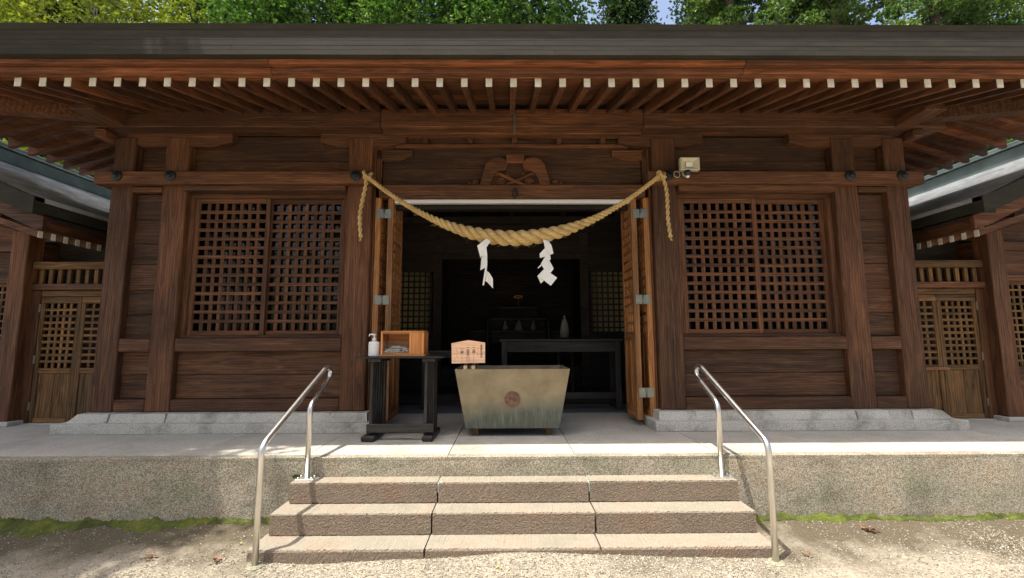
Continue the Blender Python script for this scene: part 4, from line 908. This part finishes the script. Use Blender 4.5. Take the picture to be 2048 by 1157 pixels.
def trunk_mesh(h, r, seed, limbs=True, zl=.3):
    rg = random.Random(seed); mb = MB(); n = 9
    mb.tube([(rg.uniform(-.06, .06) * k, rg.uniform(-.06, .06) * k, h * k / n - .6 * (k == 0)) for k in range(n + 1)], [r * (1.25 if k == 0 else 1) * (1 - .85 * k / n) for k in range(n + 1)], 10)
    if limbs:
        for k in range(26):
            z = h * (zl + (.93 - zl) * k / 26); a = rg.uniform(0, 6.28); L = (1 - z / h) * h * .16 + .8; d = Vector((math.cos(a), math.sin(a), rg.uniform(-.15, .3)))
            mb.tube([(0, 0, z), Vector((0, 0, z)) + d * L * .5 + Vector((0, 0, .05)), Vector((0, 0, z)) + d * L], [r * .28 * (1 - z / h) + .03, .03, .012], 6)
    return mesh('trunk', mb.v, mb.f, True)
CM = {'cedar_a': crown_mesh('cedar_a', 1, 19, 3.0, 3.5, 'cedar', 290, 5, .115), 'cedar_b': crown_mesh('cedar_b', 2, 17, 2.7, 4, 'cedar', 250, 5, .115), 'fir': crown_mesh('fir', 3, 20, 4.0, 3, 'fir', 380, 4, .12), 'shade': crown_mesh('shade', 9, 12.5, 3.5, 6.0, 'broad', 420, 3, .14), 'broad': crown_mesh('broad', 4, 13, 3.4, 5.5, 'broad', 240, 5, .095)}
TM = {k: trunk_mesh(h, r, i, True, zl) for i, (k, h, r, zl) in enumerate((('cedar_a', 18.5, .38, .15), ('cedar_b', 16.5, .33, .2), ('fir', 19.5, .36, .12), ('broad', 11, .30, .4), ('shade', 11, .32, .45)))}
def tree(kind, lf, x, y, sc, rz, label, name, grp='trees behind the hall', zs=1.0):
    t = thing(name, label, 'tree', (x, y, -.6), grp)
    a = add('crown', CM[kind], None, t, (x, y, -.6)); b = add('trunk', TM[kind], None, t, (x, y, -.6))
    for o, ma in ((a, lf), (b, BARK)):
        if not o.data.materials: o.data.materials.append(ma)
        o.material_slots[0].link = 'OBJECT'; o.material_slots[0].material = ma; o.scale = (sc, sc, sc * zs); o.rotation_euler = (0, 0, rz)
TR = [('cedar_b', 2, -17.0, 15.5, 1.05, 'dark cedar with shaded green foliage at the top left corner'), ('broad', 1, -13.6, 14.2, 1.18, 'yellow green sunlit tree rising over the left roof edge'),
      ('cedar_a', 2, -11.0, 17.5, 1.05, 'dark shaded cedar just right of the yellow green tree'), ('cedar_b', 0, -8.6, 15.0, 1.04, 'fresh green rounded cedar above the left lattice window'),
      ('cedar_a', 0, -6.0, 17.0, 1.02, 'tall mid green cedar above the left inner column'), ('cedar_b', 0, -3.6, 16.2, 1.06, 'bluish green cedar beside the small left sky gap'),
      ('cedar_a', 0, -.9, 15.6, .98, 'broad fresh green cedar directly behind the roof centre'), ('cedar_b', 0, 1.25, 17.2, 1.10, 'green cedar just left of the large sky gap'),
      ('cedar_b', 2, 5.35, 19.5, 1.04, 'small dark pointed tree standing alone in the sky gap'), ('fir', 3, 8.9, 16.5, 1.0, 'light green fir right of the large sky gap'),
      ('fir', 3, 12.2, 15.5, 1.02, 'spreading fir with drooping branches above the right window'), ('fir', 3, 16.4, 16.0, 1.05, 'yellowish fir at the top right corner'),
      ('cedar_b', 3, 20.0, 17.5, 1.15, 'light green cedar outside the right hand fir at the corner'), ('cedar_b', 0, -21.0, 17.5, 1.15, 'mid green cedar outside the dark cedar at the left corner'),
      ('cedar_a', 2, 14.5, 20, 1.1, 'dark tall cedar behind the right hand firs'), ('cedar_a', 2, -14.8, 20.5, 1.1, 'dark tall cedar behind the yellow green tree'),
      ('cedar_a', 2, -7.4, 21.5, 1.15, 'dark cedar in the second row behind the left window'), ('cedar_a', 2, -2.3, 22, 1.12, 'dark cedar in the second row behind the roof centre'), ('cedar_a', 2, 10.5, 22, 1.12, 'dark cedar in the second row behind the light green fir')]
for i, (k, l, x, y, sc, lab) in enumerate(TR): tree(k, LEAF[l], x, y, sc, i * 1.7, lab, 'fir_tree' if k == 'fir' else 'broadleaf_tree' if k == 'broad' else 'cedar_tree')
for i, (x, sd) in enumerate(((-4.6, 'behind the left rear window'), (-2.6, 'behind the left rear lattice'), (2.7, 'behind the right rear lattice'), (4.8, 'behind the right rear window'))):
    t = thing('shrub', 'leafy green shrub seen ' + sd + ' of the hall', 'shrub', (x, 12.2, -.6), 'shrubs behind the hall')
    o = add('crown', CM['broad'], None, t, (x, 12.2, -2.0)); o.scale = (.5, .5, .42); o.material_slots[0].link = 'OBJECT'; o.material_slots[0].material = LEAF[1]; o.rotation_euler = (0, 0, i)
# the grove behind the viewer and the tree that shades the left end of the platform
for i, (x, y, sc) in enumerate(((-15, -12, 1.0), (-8, -15, 1.05), (-1.5, -17, 1.0), (5, -14.5, 1.05), (11.5, -13, 1.0), (18, -11, 1.05))):
    tree(('cedar_a', 'fir', 'cedar_b')[i % 3], LEAF[(0, 3, 0)[i % 3]], x, y, sc, i * 2.1, ['narrow cedar','spreading fir','slim cedar','broad cedar','drooping fir','small cedar'][i] + ' across the courtyard, ' + ['farthest left','second from left','third from left','third from right','second from right','farthest right'][i] + ' behind the viewer', 'grove_tree', 'trees across the courtyard')
tree('shade', LEAF[3], -7.0, 2.7, .78, 1.0, 'broadleaf tree beside the left wing shading the platform end', 'shade_tree', 'courtyard shade trees', 1.22)

# ------------------------------------------------------------------ small things on the ground
def litter(name, label, x, y, ma, size, n, z=None):
    mb = MB(); rg = random.Random(int(x * 100)); z = float(hz(np.array([x]), np.array([y]))[0]) + .006 if z is None else z
    for k in range(n):
        a = rg.uniform(0, 6.28); c = Vector((x + rg.uniform(-.4, .4) * size, y + rg.uniform(-.3, .3) * size, z + rg.uniform(0, .25) * size)); d = Vector((math.cos(a), math.sin(a), rg.uniform(-.1, .6))); p = Vector((-d.y, d.x, rg.uniform(-.3, .3))) * .28
        v = [c, c + (d * .5 + p) * size * .6, c + d * size * .6, c + (d * .5 - p) * size * .6]; v += [q + Vector((0, 0, .002)) for q in v]; mb.extend(v, [(3, 2, 1, 0), (4, 5, 6, 7), (0, 1, 5, 4), (1, 2, 6, 5), (2, 3, 7, 6), (3, 0, 4, 7)])
    o = mb.build(name, ma, None, (x, y, z)); o['label'] = label; o['category'] = 'leaf'; o['group'] = 'leaves on the ground'
litter('dry_leaf', 'curled brown leaf on the gravel near the left edge', -2.62, 3.45, DRY, .07, 6); litter('dry_leaf', 'brown leaf clump beside the left handrail foot', -2.10, 3.40, DRY, .07, 7)
litter('dry_leaf', 'large brown leaf clump on the gravel at right', 2.86, 3.80, DRY, .09, 9); litter('dry_leaf', 'thin brown twig leaf beside the right handrail foot', 2.10, 3.42, DRY, .06, 4)
litter('yellow_leaf', 'small yellow leaf near the left handrail post', -2.08, 3.62, YEL, .04, 2); litter('yellow_leaf', 'small yellow leaf on the gravel before the steps', -.13, 3.18, YEL, .04, 2)
wd = MB(); rg = random.Random(3)
for k in range(26):
    a = rg.uniform(0, 6.28); c = Vector((-1.84 + rg.uniform(-.02, .02), 3.975 + rg.uniform(-.015, .01), -.159)); d = Vector((math.cos(a) * .5, math.sin(a) * .3 - .1, 1)) * rg.uniform(.012, .034); p = Vector((-.004, 0, 0))
    wd.extend([c - p, c + p, c + d * .7 + p * 1.5, c + d, c + d * .7 - p * 1.5], [(0, 1, 2, 3, 4)])
o = wd.build('weed', MOSS, None, (-1.84, 3.975, -.159)); o['label'] = 'tiny green weed growing beside the left rear rail post'; o['category'] = 'weed'
